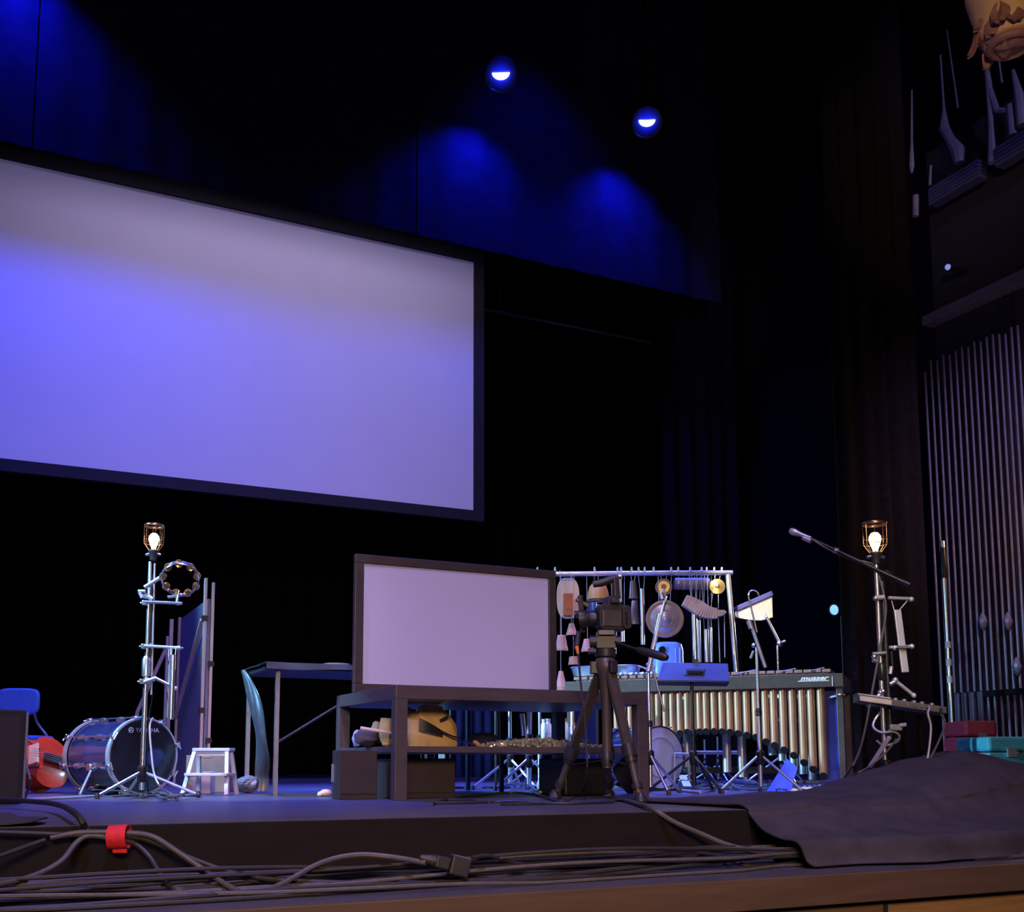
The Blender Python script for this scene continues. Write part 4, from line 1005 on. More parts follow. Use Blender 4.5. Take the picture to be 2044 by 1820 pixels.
# maker's lettering on the front rail
sa, sb_ = vt(1600), vt(1660); sm = (sa + sb_) / 2; zc = vz(1630, 1354)
m_pink = mat('pale_pink_print', (.80, .66, .64), .4)
text_part('musser', V(sm, -.0015, zc + .002), ve, UP, .042, m_pink, t, shear=.35, width=.062, bold=.03)
g = MB().hexa([V(sm - .105, -.002, zc - .019), V(sm + .10, -.002, zc - .019), V(sm + .10, .0, zc - .019), V(sm - .105, .0, zc - .019), V(sm - .105, -.002, zc - .014), V(sm + .10, -.002, zc - .014), V(sm + .10, .0, zc - .014), V(sm - .105, .0, zc - .014)]).build('lettering_underline', m_pink, t, smooth=False)
c = V(VL - .02, -.035, z_rb - .06)
MB().lathe([(.004, -.012), (.03, -.006), (.034, 0), (.03, .006), (.004, .012)], c, UP, 16).cyl(c - ve * .01, V(VL - .02, .03, z_rb - .05), .008, n=8).build('height_knob', m_brass, t)
MB().cyl(V(VL - .07, .0, z_rt - .02), V(VL - .07, -.004, z_rt - .09), .004, n=6).build('side_hook', m_steel, t)
MB().bar(V(VL - .3, .3, z_rb - .10), V(VL - .05, .05, z_rb - .06), .02, .012).build('diagonal_brace', m_silver, t, smooth=False)

# roasting pan and mallets on its left end
pz = z_rt + .040
c = V((vt(1126) + vt(1268)) / 2, .20, pz)
L2 = (vt(1266) - vt(1128)) / 2
t = thing('roasting_pan', 'long shallow metal pan with rolled rim lying on the keyboard left end', 'pan', tuple(c))
def rr(k, a, b_): 
    e = lambda q: math.copysign(abs(q) ** .5, q); return e(math.cos(k)) * a, e(math.sin(k)) * b_
B = MB(); N = 40; prof_ = [(.80, .0), (.9, .008), (.98, .075), (1.0, .082), (1.02, .078), (.965, .072), (.87, .014), (.02, .010)]
vs = []
for f_, h in prof_:
    for k in range(N):
        x, y = rr(2 * PI * k / N, L2 * f_, .13 * f_); vs.append(c + ve * x + vn * y + UP * h)
fs = [(i * N + k, i * N + (k + 1) % N, (i + 1) * N + (k + 1) % N, (i + 1) * N + k) for i in range(len(prof_) - 1) for k in range(N)]
fs += [tuple(reversed(range(N))), tuple(range((len(prof_) - 1) * N, len(prof_) * N))]
B.add(vs, fs).build('pan_body', mat('blue_steel_pan', (.45, .5, .6), .3, .9), t)
e1 = c + ve * L2 * 1.0 + UP * .075
MB().tube([e1 - vn * .06, e1 + ve * .05 - vn * .05 - UP * .02, e1 + ve * .06 - UP * .04, e1 + ve * .05 + vn * .05 - UP * .02, e1 + vn * .06], .006, 7).build('pan_handle', m_steel, t)
for k in range(9):
    px = 1241 + k * 7.3; p = V(vt(px), -.0 + .02 * (k % 3), z_rt + .045)
    t2 = tag(MB().cyl(p + vn * .02, p + vn * .22 + ve * .06, .006, n=7).ball(p + vn * .02, (.016, .016, .013), 10, 6).build('small_mallet', m_silver), ('leftmost', 'second', 'third', 'fourth', 'fifth', 'sixth', 'seventh', 'eighth', 'rightmost')[k] + ' from the left of the silver mallets lying on the keyboard left end' if 0 < k < 8 else ('leftmost', 'rightmost')[k // 8] + ' of the silver mallets lying on the keyboard left end', 'mallet', 'mallets lying on the keyboard bars')

# ------------------------------------------------------------------ hanging percussion rack
HD = 8.75
m_pipe = mat('galvanised_pipe', (.62, .62, .68), .28, .85)
bt = [at(1062, 1146, HD), at(1462, 1143, HD)]
zr = (bt[0].z + bt[1].z) / 2
pr0, pr1 = at(1453, 1143, HD), at(1471, 1350, HD); dirp = (pr1 - pr0).normalized(); prb = pr0 + dirp * ((.015 - pr0.z) / dirp.z)
plb = Vector((bt[0].x, bt[0].y, .015)) - RT * .04
t = thing('percussion_rack', 'pipe frame rack hung with gongs, pots and tubes behind the keyboard', 'rack', tuple(prb))
MB().cyl(bt[0] - RT * .05, bt[1], .021, n=14).build('top_bar', m_pipe, t)
MB().cyl(pr0 - UP * .02, prb, .022, n=14).cyl(pr0.lerp(pr1, .27), pr0.lerp(pr1, .285), .024, n=14).build('upright', m_pipe, t)
MB().cyl(bt[0] - UP * .02, plb, .022, n=14).build('upright', m_pipe, t)
MB().cyl(prb + FW * .4 + UP * .01, prb - FW * .25 + UP * .01, .02, n=10).build('foot', m_pipe, t)
MB().cyl(plb + FW * .4 + UP * .01, plb - FW * .25 + UP * .01, .02, n=10).build('foot', m_pipe, t)
MB().cyl(plb + UP * .25, prb + UP * .25, .016, n=10).build('lower_bar', m_pipe, t)
for x in (1073, 1108, 1187, 1233, 1240, 1261, 1275, 1287, 1305, 1340, 1354, 1378, 1401, 1411, 1426, 1441):
    p = at(x, 1141, HD); MB().lathe([(.006, .015), (.009, .02), (.009, .05), (.004, .056)], Vector((p.x, p.y, zr)), UP, 8).build('peg', m_silver, t)
def H(x, y, d=0): return at(x, y, HD + d)
us = HD / 2100                                  # metres per picture unit at the rack
def cords(t, pts, r=.002):
    for a, b_ in pts: MB().cyl(a, b_, r, n=5).build('cord', m_string, t)
def bar_pt(x, d=0): p = H(x, 1150, d); return Vector((p.x, p.y, zr - .018))
# wooden board
c = H(1134, 1194, .02)
t = thing('rounded_board', 'pale rounded wooden board hanging at the left end of rack', 'board', tuple(c))
ol = [(math.copysign(abs(math.cos(a)) ** .7, math.cos(a)) * 23 * us, math.copysign(abs(math.sin(a)) ** .75, math.sin(a)) * 42 * us) for a in [2 * PI * k / 40 for k in range(40)]]
MB().prism(ol, c - FW * .008, RT, UP, FW * .016).build('board', mat('pale_maple', (.66, .47, .36), .6, scale=4, stretch=(9, 9, 1)), t, bevel=.003)
cords(t, [(bar_pt(1140), H(1141, 1158, .02)), (bar_pt(1146), H(1146, 1162, .02))])
# temple block
c = H(1134, 1207, -.06)
t = thing('temple_block', 'rust red rectangular wood block hanging before the pale board', 'block', tuple(c))
MB().obox(c, RT * 9 * us, FW * .03, UP * 23 * us).build('block', mat('rust_wood', (.42, .10, .035), .5), t, smooth=False, bevel=.006)
MB().obox(c - FW * .031 - UP * .04, RT * 6 * us, FW * .001, UP * .006).build('slot', m_ebony, t, smooth=False)
cords(t, [(bar_pt(1141, -.06), c + UP * 22 * us)])
# clay pots
def pot(px, y0, y1, w0, w1, label, d=0, m=m_clay, grp='clay pots hung on the rack'):
    c = H(px, y1, d); h = (y1 - y0) * us
    t = thing('hanging_pot', label, 'flower pot', tuple(c), grp)
    r1, r0 = w1 / 2 * us, w0 / 2 * us
    MB().lathe([(r1 * .9, 0), (r1, 0), (r1 * 1.0, h * .2), (r1 * .92, h * .22), (r0, h), (r0 * .2, h), (r0 * .2, h * .95), (r0 * .9, h * .93), (r1 * .85, h * .1), (r1 * .9, 0)], c, UP, 24).build('pot_body', m, t)
    cords(t, [(c + UP * h * .96, Vector((c.x, c.y, zr - .018)))])
m_clay2 = mat('pinkish_clay', (.70, .37, .31), .75, var=.12, scale=14)
pot(1141, 1244, 1268, 10, 22, 'clay pot hanging below the rust red block, upper one of the left pots', .0, m_clay2)
pot(1121, 1267, 1299, 16, 26, 'clay pot hanging lowest left, half hidden by the board frame', .05, m_clay2)
pot(1173, 1275, 1301, 14, 26, 'clay pot hanging just left of the camera tripod head', .0, m_clay2)
pot(1145, 1310, 1327, 17, 22, 'terracotta pot hanging right above the left end of the pan', .08)
pot(1120, 1340, 1378, 8, 22, 'pinkish clay pot beside the board frame, left of the long pan', -.25, m_clay2, 'clay pots hung on the rack')
# half gourd bowl
c = H(1194, 1196, .0)
t = thing('gourd_bowl', 'orange half gourd bowl hanging behind the camera microphone', 'bowl', tuple(c))
MB().lathe([(21 * us, -4 * us), (22 * us, 0), (21 * us, 12 * us), (17 * us, 26 * us), (9 * us, 35 * us), (.3 * us, 37 * us)], c, UP, 28).build('bowl_body', mat('orange_gourd', (.65, .33, .12), .5, scale=8), t)
MB().torus(c - UP * 2 * us, UP, 21 * us, .006, 28, 6).build('rim', m_ebony, t)
cords(t, [(c + UP * 36 * us, bar_pt(1194))])
c = H(1183, 1222, .03)
t = thing('hanging_cup', 'small blue enamel cup hanging left of the camera body', 'cup', tuple(c))
MB().lathe([(8 * us, 0), (9 * us, 2 * us), (9 * us, 20 * us), (8.3 * us, 20 * us), (8 * us, 3 * us)], c, UP, 20).build('cup_body', mat('blue_enamel', (.15, .28, .75), .3), t)
MB().torus(c + RT * 10 * us + UP * 11 * us, FW, 5 * us, 1.2 * us, 18, 6).build('handle', mat('white_enamel', (.7, .7, .75), .3), t)
cords(t, [(c + UP * 19 * us + RT * 8 * us, bar_pt(1186, .03))])
# tubes and bells
def htube(px, y0, y1, w_, label, m, d=0, name='chime_tube', cat='chime', grp='metal tubes hung on the rack'):
    a = H(px, y0, d); c = H(px, y1, d); a = Vector((c.x, c.y, a.z)); r = w_ / 2 * us
    t = thing(name, label, cat, tuple(c), grp)
    h = a.z - c.z
    MB().lathe([(r * .8, 0), (r, .002), (r, h - .002), (r * .8, h)], c, UP, 14).build('tube', m, t)
    cords(t, [(a + RT * s * r * .8 - UP * .01, Vector((a.x, a.y, zr - .018)) + RT * s * r * 1.4) for s in (-1, 1)])
htube(1238, 1156, 1202, 7, 'lilac metal tube hanging right of the camera handle post', m_silver)
htube(1243, 1251, 1281, 8, 'short bright tube hanging just below the camera body right side', m_pipe, .05)
htube(1229, 1272, 1285, 6, 'tiny bright tube hanging above the pan handle grip', m_pipe, -.05)
htube(1227, 1292, 1305, 7, 'tiny bright tube hanging lowest beside the tripod head', m_pipe, -.02)
htube(1283, 1175, 1287, 9, 'longest bright tube hanging left of the large gong', m_pipe)
htube(1388, 1226, 1322, 11, 'long bright tube hanging left beneath the slatted wooden wave', m_pipe, -.05)
htube(1396, 1238, 1322, 8, 'pale tube hanging right behind the long bright tube under the wave', m_silver, .05)
htube(1411, 1256, 1322, 9, 'bright tube hanging second from right under the slatted wave', m_pipe, -.03)
htube(1420, 1252, 1322, 6, 'slim bright tube hanging rightmost under the slatted wave', m_chrome, .03)
for k, (y0, y1, px) in enumerate(((1158, 1195, 1264), (1197, 1246, 1267))):
    c = H(px, y1, .0)
    t = thing('cowbell', ('upper', 'lower')[k] + ' dark metal cowbell hanging right of the camera', 'cowbell', tuple(c), 'cowbells hung on the rack')
    h = (y1 - y0) * us; a0, b0 = 9 * us, .03
    B = MB(); N = 24; vs = []
    for f_, z in ((.94, 0), (1, 0), (.7, h * .96), (.5, h), (.45, h * .93), (.66, h * .9), (.94, 0)):
        vs += [c + RT * rr(2 * PI * i / N, a0 * f_, b0 * f_)[0] + FW * rr(2 * PI * i / N, a0 * f_, b0 * f_)[1] + UP * z for i in range(N)]
    B.add(vs, [(i * N + q_, i * N + (q_ + 1) % N, (i + 1) * N + (q_ + 1) % N, (i + 1) * N + q_) for i in range(6) for q_ in range(N)] + [tuple(range(3 * N, 4 * N))])
    B.build('bell_body', mat('dark_bell_steel', (.16, .15, .2), .35, .8), t)
    cords(t, [(c + UP * h + RT * s * .012, (bar_pt(px) if k == 0 else H(px - 2, 1194)) + RT * s * .018) for s in (-1, 1)])
# gongs
def gong(name, label, px, py, r, prof_, parts, tilt=0.0, d=0):
    c = H(px, py, d); axg = (-FW + RT * -.1 + UP * tilt).normalized(); R1 = r * us
    t = thing(name, label, 'gong', tuple(c))
    MB().lathe([(R1 * .98, -.03), (R1, -.03)] + [(R1 * a, b_ * R1) for a, b_ in prof_], c, axg, 44).build('disc', parts[0], t)
    for (r0, r1, z, m, nm) in parts[1]:
        MB().lathe([(R1 * r0, z * R1), (R1 * r0, z * R1 + .002), (R1 * r1, z * R1 + .002), (R1 * r1, z * R1)], c, axg, 40).build(nm, m, t)
    cords(t, [(c + UP * R1 * .93 + RT * s * R1 * .3, bar_pt(px + s * r * .35, d)) for s in (-1, 1)])
    return t
m_gongdk = mat('dark_gong_bronze', (.15, .12, .11), .45, .7); m_gonggold = mat('gold_gong_bronze', (.62, .42, .14), .4, .6)
m_gonglil = mat('hammered_gong', (.45, .38, .40), .38, .6, var=.2, scale=20, bump=.3)
gong('small_gong', 'small gong with gold ring and dark rim, left of the log drum', 1325, 1171, 17, [(1, 0), (.7, .0), (.66, .02), (.3, .02), (.26, .08), (.02, .09)],
     (m_gongdk, [(.32, .70, .022, m_gonggold, 'gold_ring')]))
gong('large_gong', 'large lilac bronze gong with raised centre in the rack middle', 1327, 1235, 38, [(1, 0), (.94, .02), (.78, .03), (.74, .06), (.45, .07), (.40, .10), (.2, .12), (.15, .16), (.02, .17)],
     (m_gonglil, [(.78, .93, .035, m_gongdk, 'dark_ring'), (.4, .46, .095, m_gongdk, 'inner_ring')]))
gong('cymbal', 'small golden cymbal hanging at the right corner of the rack', 1432, 1170, 15.5, [(1, 0), (.3, .12), (.26, .22), (.15, .28), (.02, .29)], (m_brass, []), .1)
# log drum across the top
c0_, c1_ = H(1347, 1165, .05), H(1415, 1165, .05)
t = thing('log_drum', 'dark cylinder drum lying under the top bar between gong and cymbal', 'drum', tuple((c0_ + c1_) / 2))
MB().cyl(c0_, c1_, 12 * us, n=24).build('shell', mat('grey_brown_drum', (.20, .15, .16), .4), t)
for k in range(6):
    p = c0_.lerp(c1_, (k + .5) / 6); MB().torus(p, RT, 12.6 * us, .0022, 24, 5).build('lashing', m_string if k % 2 else m_steel, t)
cords(t, [(c0_.lerp(c1_, f_) + UP * 12 * us, bar_pt(1347 + 68 * f_, .05)) for f_ in (.12, .88)])
# slatted wave
t = thing('slatted_wave', 'curved pale wooden slatted rattle hanging under log drum and cymbal', 'rattle', tuple(H(1400, 1205, -.04)))
cur = smooth_path([H(1366, 1198, -.05), H(1385, 1208, -.05), H(1403, 1219, -.05), H(1420, 1224, -.05), H(1440, 1224, -.05), H(1446, 1220, -.05)], 4)
for i in range(len(cur) - 1):
    d = (cur[i + 1] - cur[i]); n_ = d.cross(FW).normalized(); n_ = n_ if n_.z > 0 else -n_
    f_ = i / (len(cur) - 2); hh = (15 - 2 * abs(f_ - .3) * 6 - (3 if f_ > .7 else 0)) * us
    MB().obox(cur[i] + d / 2, d * .47, FW * .035, n_ * hh).build('slat', mat('pale_slat_wood', (.62, .46, .38), .6), t, smooth=False, bevel=.002)
cords(t, [(H(1381, 1195, -.05), bar_pt(1381, -.05)), (H(1405, 1207, -.05), bar_pt(1406, -.05)), (H(1419, 1213, -.05), bar_pt(1428, -.05)), (H(1434, 1214, -.05), H(1434, 1186, -.02))])
cords(t, [(H(1420, 1232, -.05), H(1420, 1250, -.05)), (H(1434, 1232, -.04), H(1437, 1322, -.04)), (H(1446, 1228, -.04), H(1447, 1312, -.04))], .004)
# blue water jug
c = H(1331, 1312, -.25); c.z = max(pz - .034 + .001, 0)
wj, hj = 30 * us, at(1331, 1283, HD - .25).z - c.z
t = thing('blue_jug', 'blue plastic water jug with dark round opening, under the large gong', 'jug', tuple(c))
m_jug = mat('blue_plastic', (.12, .22, .75), .35, var=.06)
def jugf(f_, z): return [c + RT * rr(2 * PI * i / 36, wj * f_, .13 * f_)[0] + FW * rr(2 * PI * i / 36, wj * f_, .13 * f_)[1] + UP * z * hj for i in range(36)]
vs = []; L_ = [(.86, 0), (.98, .04), (1.06, .2), (1.02, .5), (1.0, .52), (1.0, .8), (.9, .95), (.6, 1.0), (.02, 1.0)]
for f_, z in L_: vs += jugf(f_, z)
B = MB().add(vs, [(i * 36 + k, i * 36 + (k + 1) % 36, (i + 1) * 36 + (k + 1) % 36, (i + 1) * 36 + k) for i in range(len(L_) - 1) for k in range(36)] + [tuple(reversed(range(36)))])
B.build('jug_body', m_jug, t)
q = at(1322, 1297, c.dot(FW) - .128)
MB().lathe([(8 * us, -.02), (8.6 * us, .008), (7 * us, .01), (6.8 * us, -.01)], q, -FW, 24).build('opening_collar', m_jug, t)
MB().cyl(q + FW * .01, q - FW * .006, 6.9 * us, n=22).build('opening', m_velour, t)
for x in (12, 20): MB().tube([c - FW * .128 + RT * x * us + UP * hj * f_ for f_ in (.3, .6, .85)], .006, 6).build('moulded_rib', m_jug, t)
# ------------------------------------------------------------------ stands in front of the keyboard
def floor_stand(name, label, cat, px, D, top, m, r=.011, leg_r=.28, rot=.5, h=.22):
    b = at(px, 1540, D); b.z = 0
    t = thing(name, label, cat, tuple(b)); z = at(px, top, D).z
    MB().cyl(b + UP * .04, b + UP * z * .55, r * 1.35, n=12).cyl(b + UP * z * .53, b + UP * z, r, n=12).build('pole', m, t)
    MB().lathe([(r * 1.4, z * .52), (r * 2, z * .525), (r * 2, z * .56), (r * 1.1, z * .575)], b, UP, 12).build('height_collar', m_blk, t)
    tripod_base(t, b, h, leg_r, m, rot)
    return t, b
MD = 6.55
t, b = floor_stand('music_stand', 'black music stand with wide blue-lit desk before the keyboard', 'music stand', 1385, MD, 1362, m_blk)
m_desk = mat('black_desk_lit_blue', (.035, .045, .15), .5)  # blue light falling on the black desk is put into its colour
c00, c10, c11, c01 = at(1312, 1358, MD - .05), at(1456, 1360, MD - .05), at(1453, 1325, MD + .09), at(1322, 1323, MD + .09)
nn = (c10 - c00).cross(c01 - c00).normalized() * .004
MB().hexa([c00, c10, c10 + nn, c00 + nn, c01, c11, c11 + nn, c01 + nn]).build('desk', m_desk, t, smooth=False, bevel=.002)
lip = -FW * .0 + nn.normalized() * .0
MB().hexa([c00 - UP * .006, c10 - UP * .006, c10 - UP * .006 + FW * .07 - UP * .02, c00 - UP * .006 + FW * .07 - UP * .02, c00, c10, c10 + FW * .07 - UP * .014, c00 + FW * .07 - UP * .014]).build('desk_lip', m_blk, t, smooth=False)
mid = (c00 + c10 + c11 + c01) / 4 - FW * .008; dx = (c10 - c00).normalized(); dz = (c01 - c00).normalized()
MB().obox(mid, dx * .062, FW * .006, dz * .038).build('bracket_plate', m_blkp, t, smooth=False, bevel=.003)
MB().obox(mid - FW * .012, dx * .045, FW * .006, dz * .018).cyl(mid - FW * .015 - dx * .05, mid - FW * .015 + dx * .05, .008, n=8).build('tilt_hinge', m_blk, t, smooth=False)
MB().obox((c01 + c11) / 2 + dx * .003 + UP * .012, dx * .018, FW * .006, UP * .016).build('top_clip', m_blkp, t, smooth=False)

def boomer(px, D, top, label, segs, m, name='boom_stand', rot=.3, mic=None):
    t, b = floor_stand(name, label, 'microphone stand', px, D, top, m, .010, .28, rot)
    for (x0, y0, x1, y1, r, mm, nm) in segs:
        MB().cyl(at(x0, y0, D - .03), at(x1, y1, D - .03), r, n=10).build(nm, mm, t)
    return t, b
boomer(1298, 6.35, 1330, 'bright boom stand crossing the large gong, left of the music stand',
       [(1331, 1190, 1318, 1232, .010, m_chrome, 'boom'), (1318, 1225, 1294, 1340, .015, m_silver, 'boom_sleeve'), (1318, 1180, 1322, 1196, .012, m_silver, 'boom_tip'), (1290, 1325, 1308, 1333, .009, m_silver, 'boom_clamp'), (1300, 1322, 1326, 1420, .006, m_steel, 'brace')], m_chrome)
cb = [at(1321, 1182, 6.3), at(1325, 1176, 6.3), at(1328, 1190, 6.3), at(1325, 1210, 6.3), at(1308, 1290, 6.3)]
tag(MB().tube(cb, .004, 6).build('boom_cable', m_silver), 'thin pale cable looped over the tip of the bright boom', 'cable')
t, b = boomer(1518, 6.5, 1290, 'lilac boom microphone stand in front of the golden resonators',
       [(1497, 1240, 1528, 1332, .011, m_silver, 'boom'), (1494, 1190, 1511, 1262, .006, m_steel, 'boom_rod'), (1494, 1238, 1500, 1254, .016, m_silver, 'boom_joint')], m_steel, rot=.9)
MB().ball(at(1505, 1288, 6.44), .016).build('clamp_knob', m_chrome, t)
MB().cyl(at(1504, 1299, 6.44), at(1498, 1314, 6.44), .008, n=8).build('clip', m_silver, t)
for px, D, top, nm in ((1408, 9.35, 1476, 'thin blue-lit stand behind the resonators, right of the music stand pole'), (1434, 9.35, 1470, 'thin stand behind the resonators, under their middle')):
    floor_stand('cymbal_stand', nm, 'stand', px, D, top, m_steel, .010, .25, .2, .15)
# bar chimes on their own stand
BD = 8.9
t, b = floor_stand('chime_stand', 'stand with angled arm carrying the bright bar chimes', 'stand', 1560, BD, 1288, m_chrome, .012, .3, .2)
a, c = at(1556, 1284, BD), at(1530, 1232, BD)
MB().cyl(a, c, .013, n=10).build('arm', m_chrome, t)
MB().ball(a, .028).cyl(a, a + RT * .05 + UP * .02, .012, n=8).build('arm_joint', m_chrome, t)
MB().cyl(c, at(1519, 1210, BD + .05), .012, n=10).build('arm_end', m_steel, t)
w0, w1 = at(1467, 1216, BD), at(1541, 1184, BD + .02)
t = thing('bar_chimes', 'bright rank of bar chimes hanging from a slanted wooden bar', 'chimes', tuple((w0 + w1) / 2))
MB().bar(w0, w1, .035, .04).build('mounting_bar', mat('navy_wood', (.06, .06, .2), .4), t, smooth=False, bevel=.004)
MB().torus(w0.lerp(w1, .5) + UP * .05, FW, .045, .006, 20, 6, 0, PI).build('carry_loop', m_chrome, t)
m_chime = mat('polished_chime', (.85, .82, .72), .4, .8, var=.05)
nch = 26
pr = None
for k in range(nch):
    f_ = (k + .6) / nch; p = w0.lerp(w1, f_) - UP * .024; ylow = 1232 + 6 * math.sin(f_ * 2.6) - 4 * max(0, f_ - .7) * 3
    z = at(1467 + 74 * f_, ylow, BD).z
    g = MB().lathe([(.003, 0), (.0058, .002), (.0058, p.z - z - .002), (.003, p.z - z)], Vector((p.x, p.y, z)), UP, 8).build('chime_bar', m_chime, t)
# the little spotlight upstage right
c = at(1664, 1217, 9.95)
t = thing('small_spotlight', 'small glowing spotlight beside the dark leg curtain', 'stage lamp', (c.x, c.y, 0))
dl = (Vector((3.6, 6.8, 1.0)) - c).normalized()
MB().lathe([(.05, -.22), (.06, -.18), (.062, 0), (.052, 0), (.05, -.02), (.002, -.021)], c, dl, 20).build('housing', m_blk, t)
MB().lathe([(.049, -.012), (.035, -.004), (.003, 0)], c, dl, 20).build('lens', mat('cyan_lens', (.5, .8, 1), .3, emit=(.25, .65, 1.0), estr=1.0), t)
MB().cyl(Vector((c.x, c.y, .02)) + RT * .07, c + RT * .07, .012, n=8).cyl(Vector((c.x, c.y, .0)) + RT * .07, Vector((c.x, c.y, .02)) + RT * .07, .15, n=18).build('stand', m_blk, t)
MB().cyl(c + RT * .075 - dl * .1, c - dl * .1 + RT * .02, .01, n=8).build('yoke', m_blk, t)
spot('small_spot_beam', c + dl * .03, (3.9, 7.6, 1.3), 120, (.5, .75, 1.0), 60, .8, .05)

# ------------------------------------------------------------------ right lamp stand
SD = 5.35
q = lambda x, y, d=0: at(x, y, SD + d)
b = q(1770, 1560); b.z = 0; zt = q(1757, 1108).z
t = thing('lamp_stand', 'black and chrome stand with caged bulb, boom and tray at right', 'lamp stand', tuple(b))
MB().cyl(b + UP * .04 - RT * .004, b + UP * (zt - .05) - RT * .004, .0115, n=12).build('pole', m_steel, t)
MB().cyl(b + RT * .030 + UP * .30, b + RT * .024 + UP * (q(1769, 1160).z), .013, n=12).build('second_pole', m_blk, t)
MB().lathe([(.014, .6), (.022, .61), (.022, .68), (.014, .69)], b, UP, 12).build('pole_collar', m_blk, t)
tripod_base(t, b, .16, .16, m_blk, .2)
cage_lamp(t, b + UP * zt - RT * .004, 1.0, 11)
for (x0, y0, x1, y1, r, m_) in ((1747, 1193, 1764, 1192, .013, m_silver), (1773, 1193, 1820, 1195, .0085, m_silver), (1775, 1292, 1822, 1290, .0085, m_silver), (1742, 1305, 1768, 1303, .010, m_steel), (1742, 1318, 1752, 1320, .010, m_steel), (1783, 1355, 1824, 1388, .009, m_silver), (1776, 1366, 1790, 1358, .012, m_steel), (1752, 1390, 1764, 1378, .010, m_steel), (1779, 1300, 1782, 1335, .006, m_blk), (1779, 1330, 1777, 1345, .010, m_silver)):
    MB().cyl(q(x0, y0, -.03), q(x1, y1, -.03), r, n=10).build('clamp_arm', m_, t)
for x, y in ((1748, 1194), (1819, 1196), (1820, 1290), (1745, 1311), (1786, 1293), (1787, 1357), (1824, 1388), (1757, 1382)):
    MB().ball(q(x, y, -.03), .014, 10, 6).build('clamp_knob', m_silver if x > 1780 else m_steel, t)
# boom and microphone
a, c = q(1610, 1071, .15), q(1817, 1168, -.1); jn = q(1769, 1146, 0)
g = MB().cyl(a, c, .0095, n=10).cyl(q(1764, 1144, -.02), c, .014, n=10).build('boom', m_blk, t)
MB().cyl(q(1664, 1097, .08), q(1672, 1100, .08), .016, n=10).build('boom_joint', m_steel, g)
MB().ball(jn, .024, 12, 8).build('boom_clutch', m_blk, t)
mp, mq = q(1576, 1058, .2), q(1612, 1072, .14); md = (mq - mp).normalized(); ml = (mq - mp).length
tm = thing('microphone', 'pale stick microphone at the upper left end of the right boom', 'microphone', tuple(mp))
MB().lathe([(.004, 0), (.014, .004), (.019, .016), (.019, .03), (.016, .045)], mp, md, 16).build('grille', mat('bright_mesh', (.8, .78, .7), .35, .7, bump=.6, scale=200), tm)
MB().lathe([(.017, .043), (.017, .048), (.013, .06), (.011, ml + .02)], mp, md, 14).build('handle', m_silver, tm)
MB().cyl(mp + md * (ml * .75) - UP * .012, mp + md * (ml + .02) - UP * .014, .014, n=10).build('clip', m_silver, tm)
cb = [q(1618, 1074, .12), q(1650, 1094, .1), q(1700, 1117, .05), q(1725, 1121, 0), q(1748, 1133, 0), q(1765, 1190, -.02), q(1768, 1225, -.02), q(1757, 1290, -.03), q(1740, 1385, -.03), q(1728, 1450, -.02), q(1715, 1500, 0), q(1694, 1540, .1), fl(1662, 1578)]; cb[-1].z = .009
tag(MB().tube(cb, .0055, 7).build('microphone_cable', m_rubgrey), 'grey cable sweeping from the right boom down to the deck pedals', 'cable')
cb = [q(1790, 1474, -.03), q(1770, 1500, -.02), q(1735, 1530, .0), q(1700, 1548, .1), fl(1648, 1579)]; cb[-1].z = .009
tag(MB().tube(cb, .005, 7).build('power_cable', m_rubgrey), 'second grey cable arching from below the tray to the deck', 'cable')
# hanging slotted bar
c = q(1807, 1342, -.05); a = q(1791, 1217, -.02)
tb = thing('tone_bar', 'long pale metal bar hung by cords on the right lamp stand', 'chime', tuple(c))
MB().bar(c, a, .036, .014, FW).build('bar', m_silver, tb, smooth=False, bevel=.003)
cords(tb, [(a + RT * .012, q(1811, 1199, -.03)), (a - RT * .012 - UP * .02, q(1780, 1199, -.03))], .0028)
MB().bar(q(1789, 1291, -.06), q(1812, 1291, -.06), .02, .012).build('retaining_clip', m_chrome, tb, smooth=False)
# electronic tray
e0, e1 = q(1713, 1400, -.02), q(1891, 1425, -.16); d = (e1 - e0); dn = FW * .16 + RT * .03
tt = thing('effects_tray', 'slim black effects unit carried on the right lamp stand', 'audio device', tuple(e0))
hz_ = UP * .036
MB().hexa([e0, e1, e1 + dn, e0 + dn] + [p_ + hz_ for p_ in (e0, e1, e1 + dn, e0 + dn)]).build('unit_body', m_blkp, tt, smooth=False, bevel=.004)
MB().hexa([p_ + hz_ * 1.03 for p_ in (e0, e0 + d * .38, e0 + d * .38 + dn, e0 + dn)] + [p_ + hz_ * 1.2 for p_ in (e0, e0 + d * .38, e0 + d * .38 + dn, e0 + dn)]).build('top_pad', mat('grey_pad', (.3, .29, .28), .6), tt, smooth=False)
MB().obox(e0 + d * .20 + hz_ * .5 - FW * .002, d * .18, FW * .002, UP * .012).build('front_strip', mat('grey_strip', (.28, .27, .27), .4, .4), tt, smooth=False)
for f_ in (.56, .64, .72, .80):
    p = e0 + d * f_ + hz_ * .5; MB().cyl(p, p - FW * .008, .006, n=8).build('socket', m_chrome, tt)
for f_ in (.45, .55, .66, .75, .86):
    p = e0 + d * f_ + dn * .3 + hz_; MB().lathe([(.012, 0), (.012, .010), (.009, .013)], p, UP, 12).build('knob', m_steel, tt)
MB().obox(b + UP * (e0.z - .015) + FW * .03, RT * .05, FW * .07, UP * .006).build('tray_bracket', m_blk, t, smooth=False)
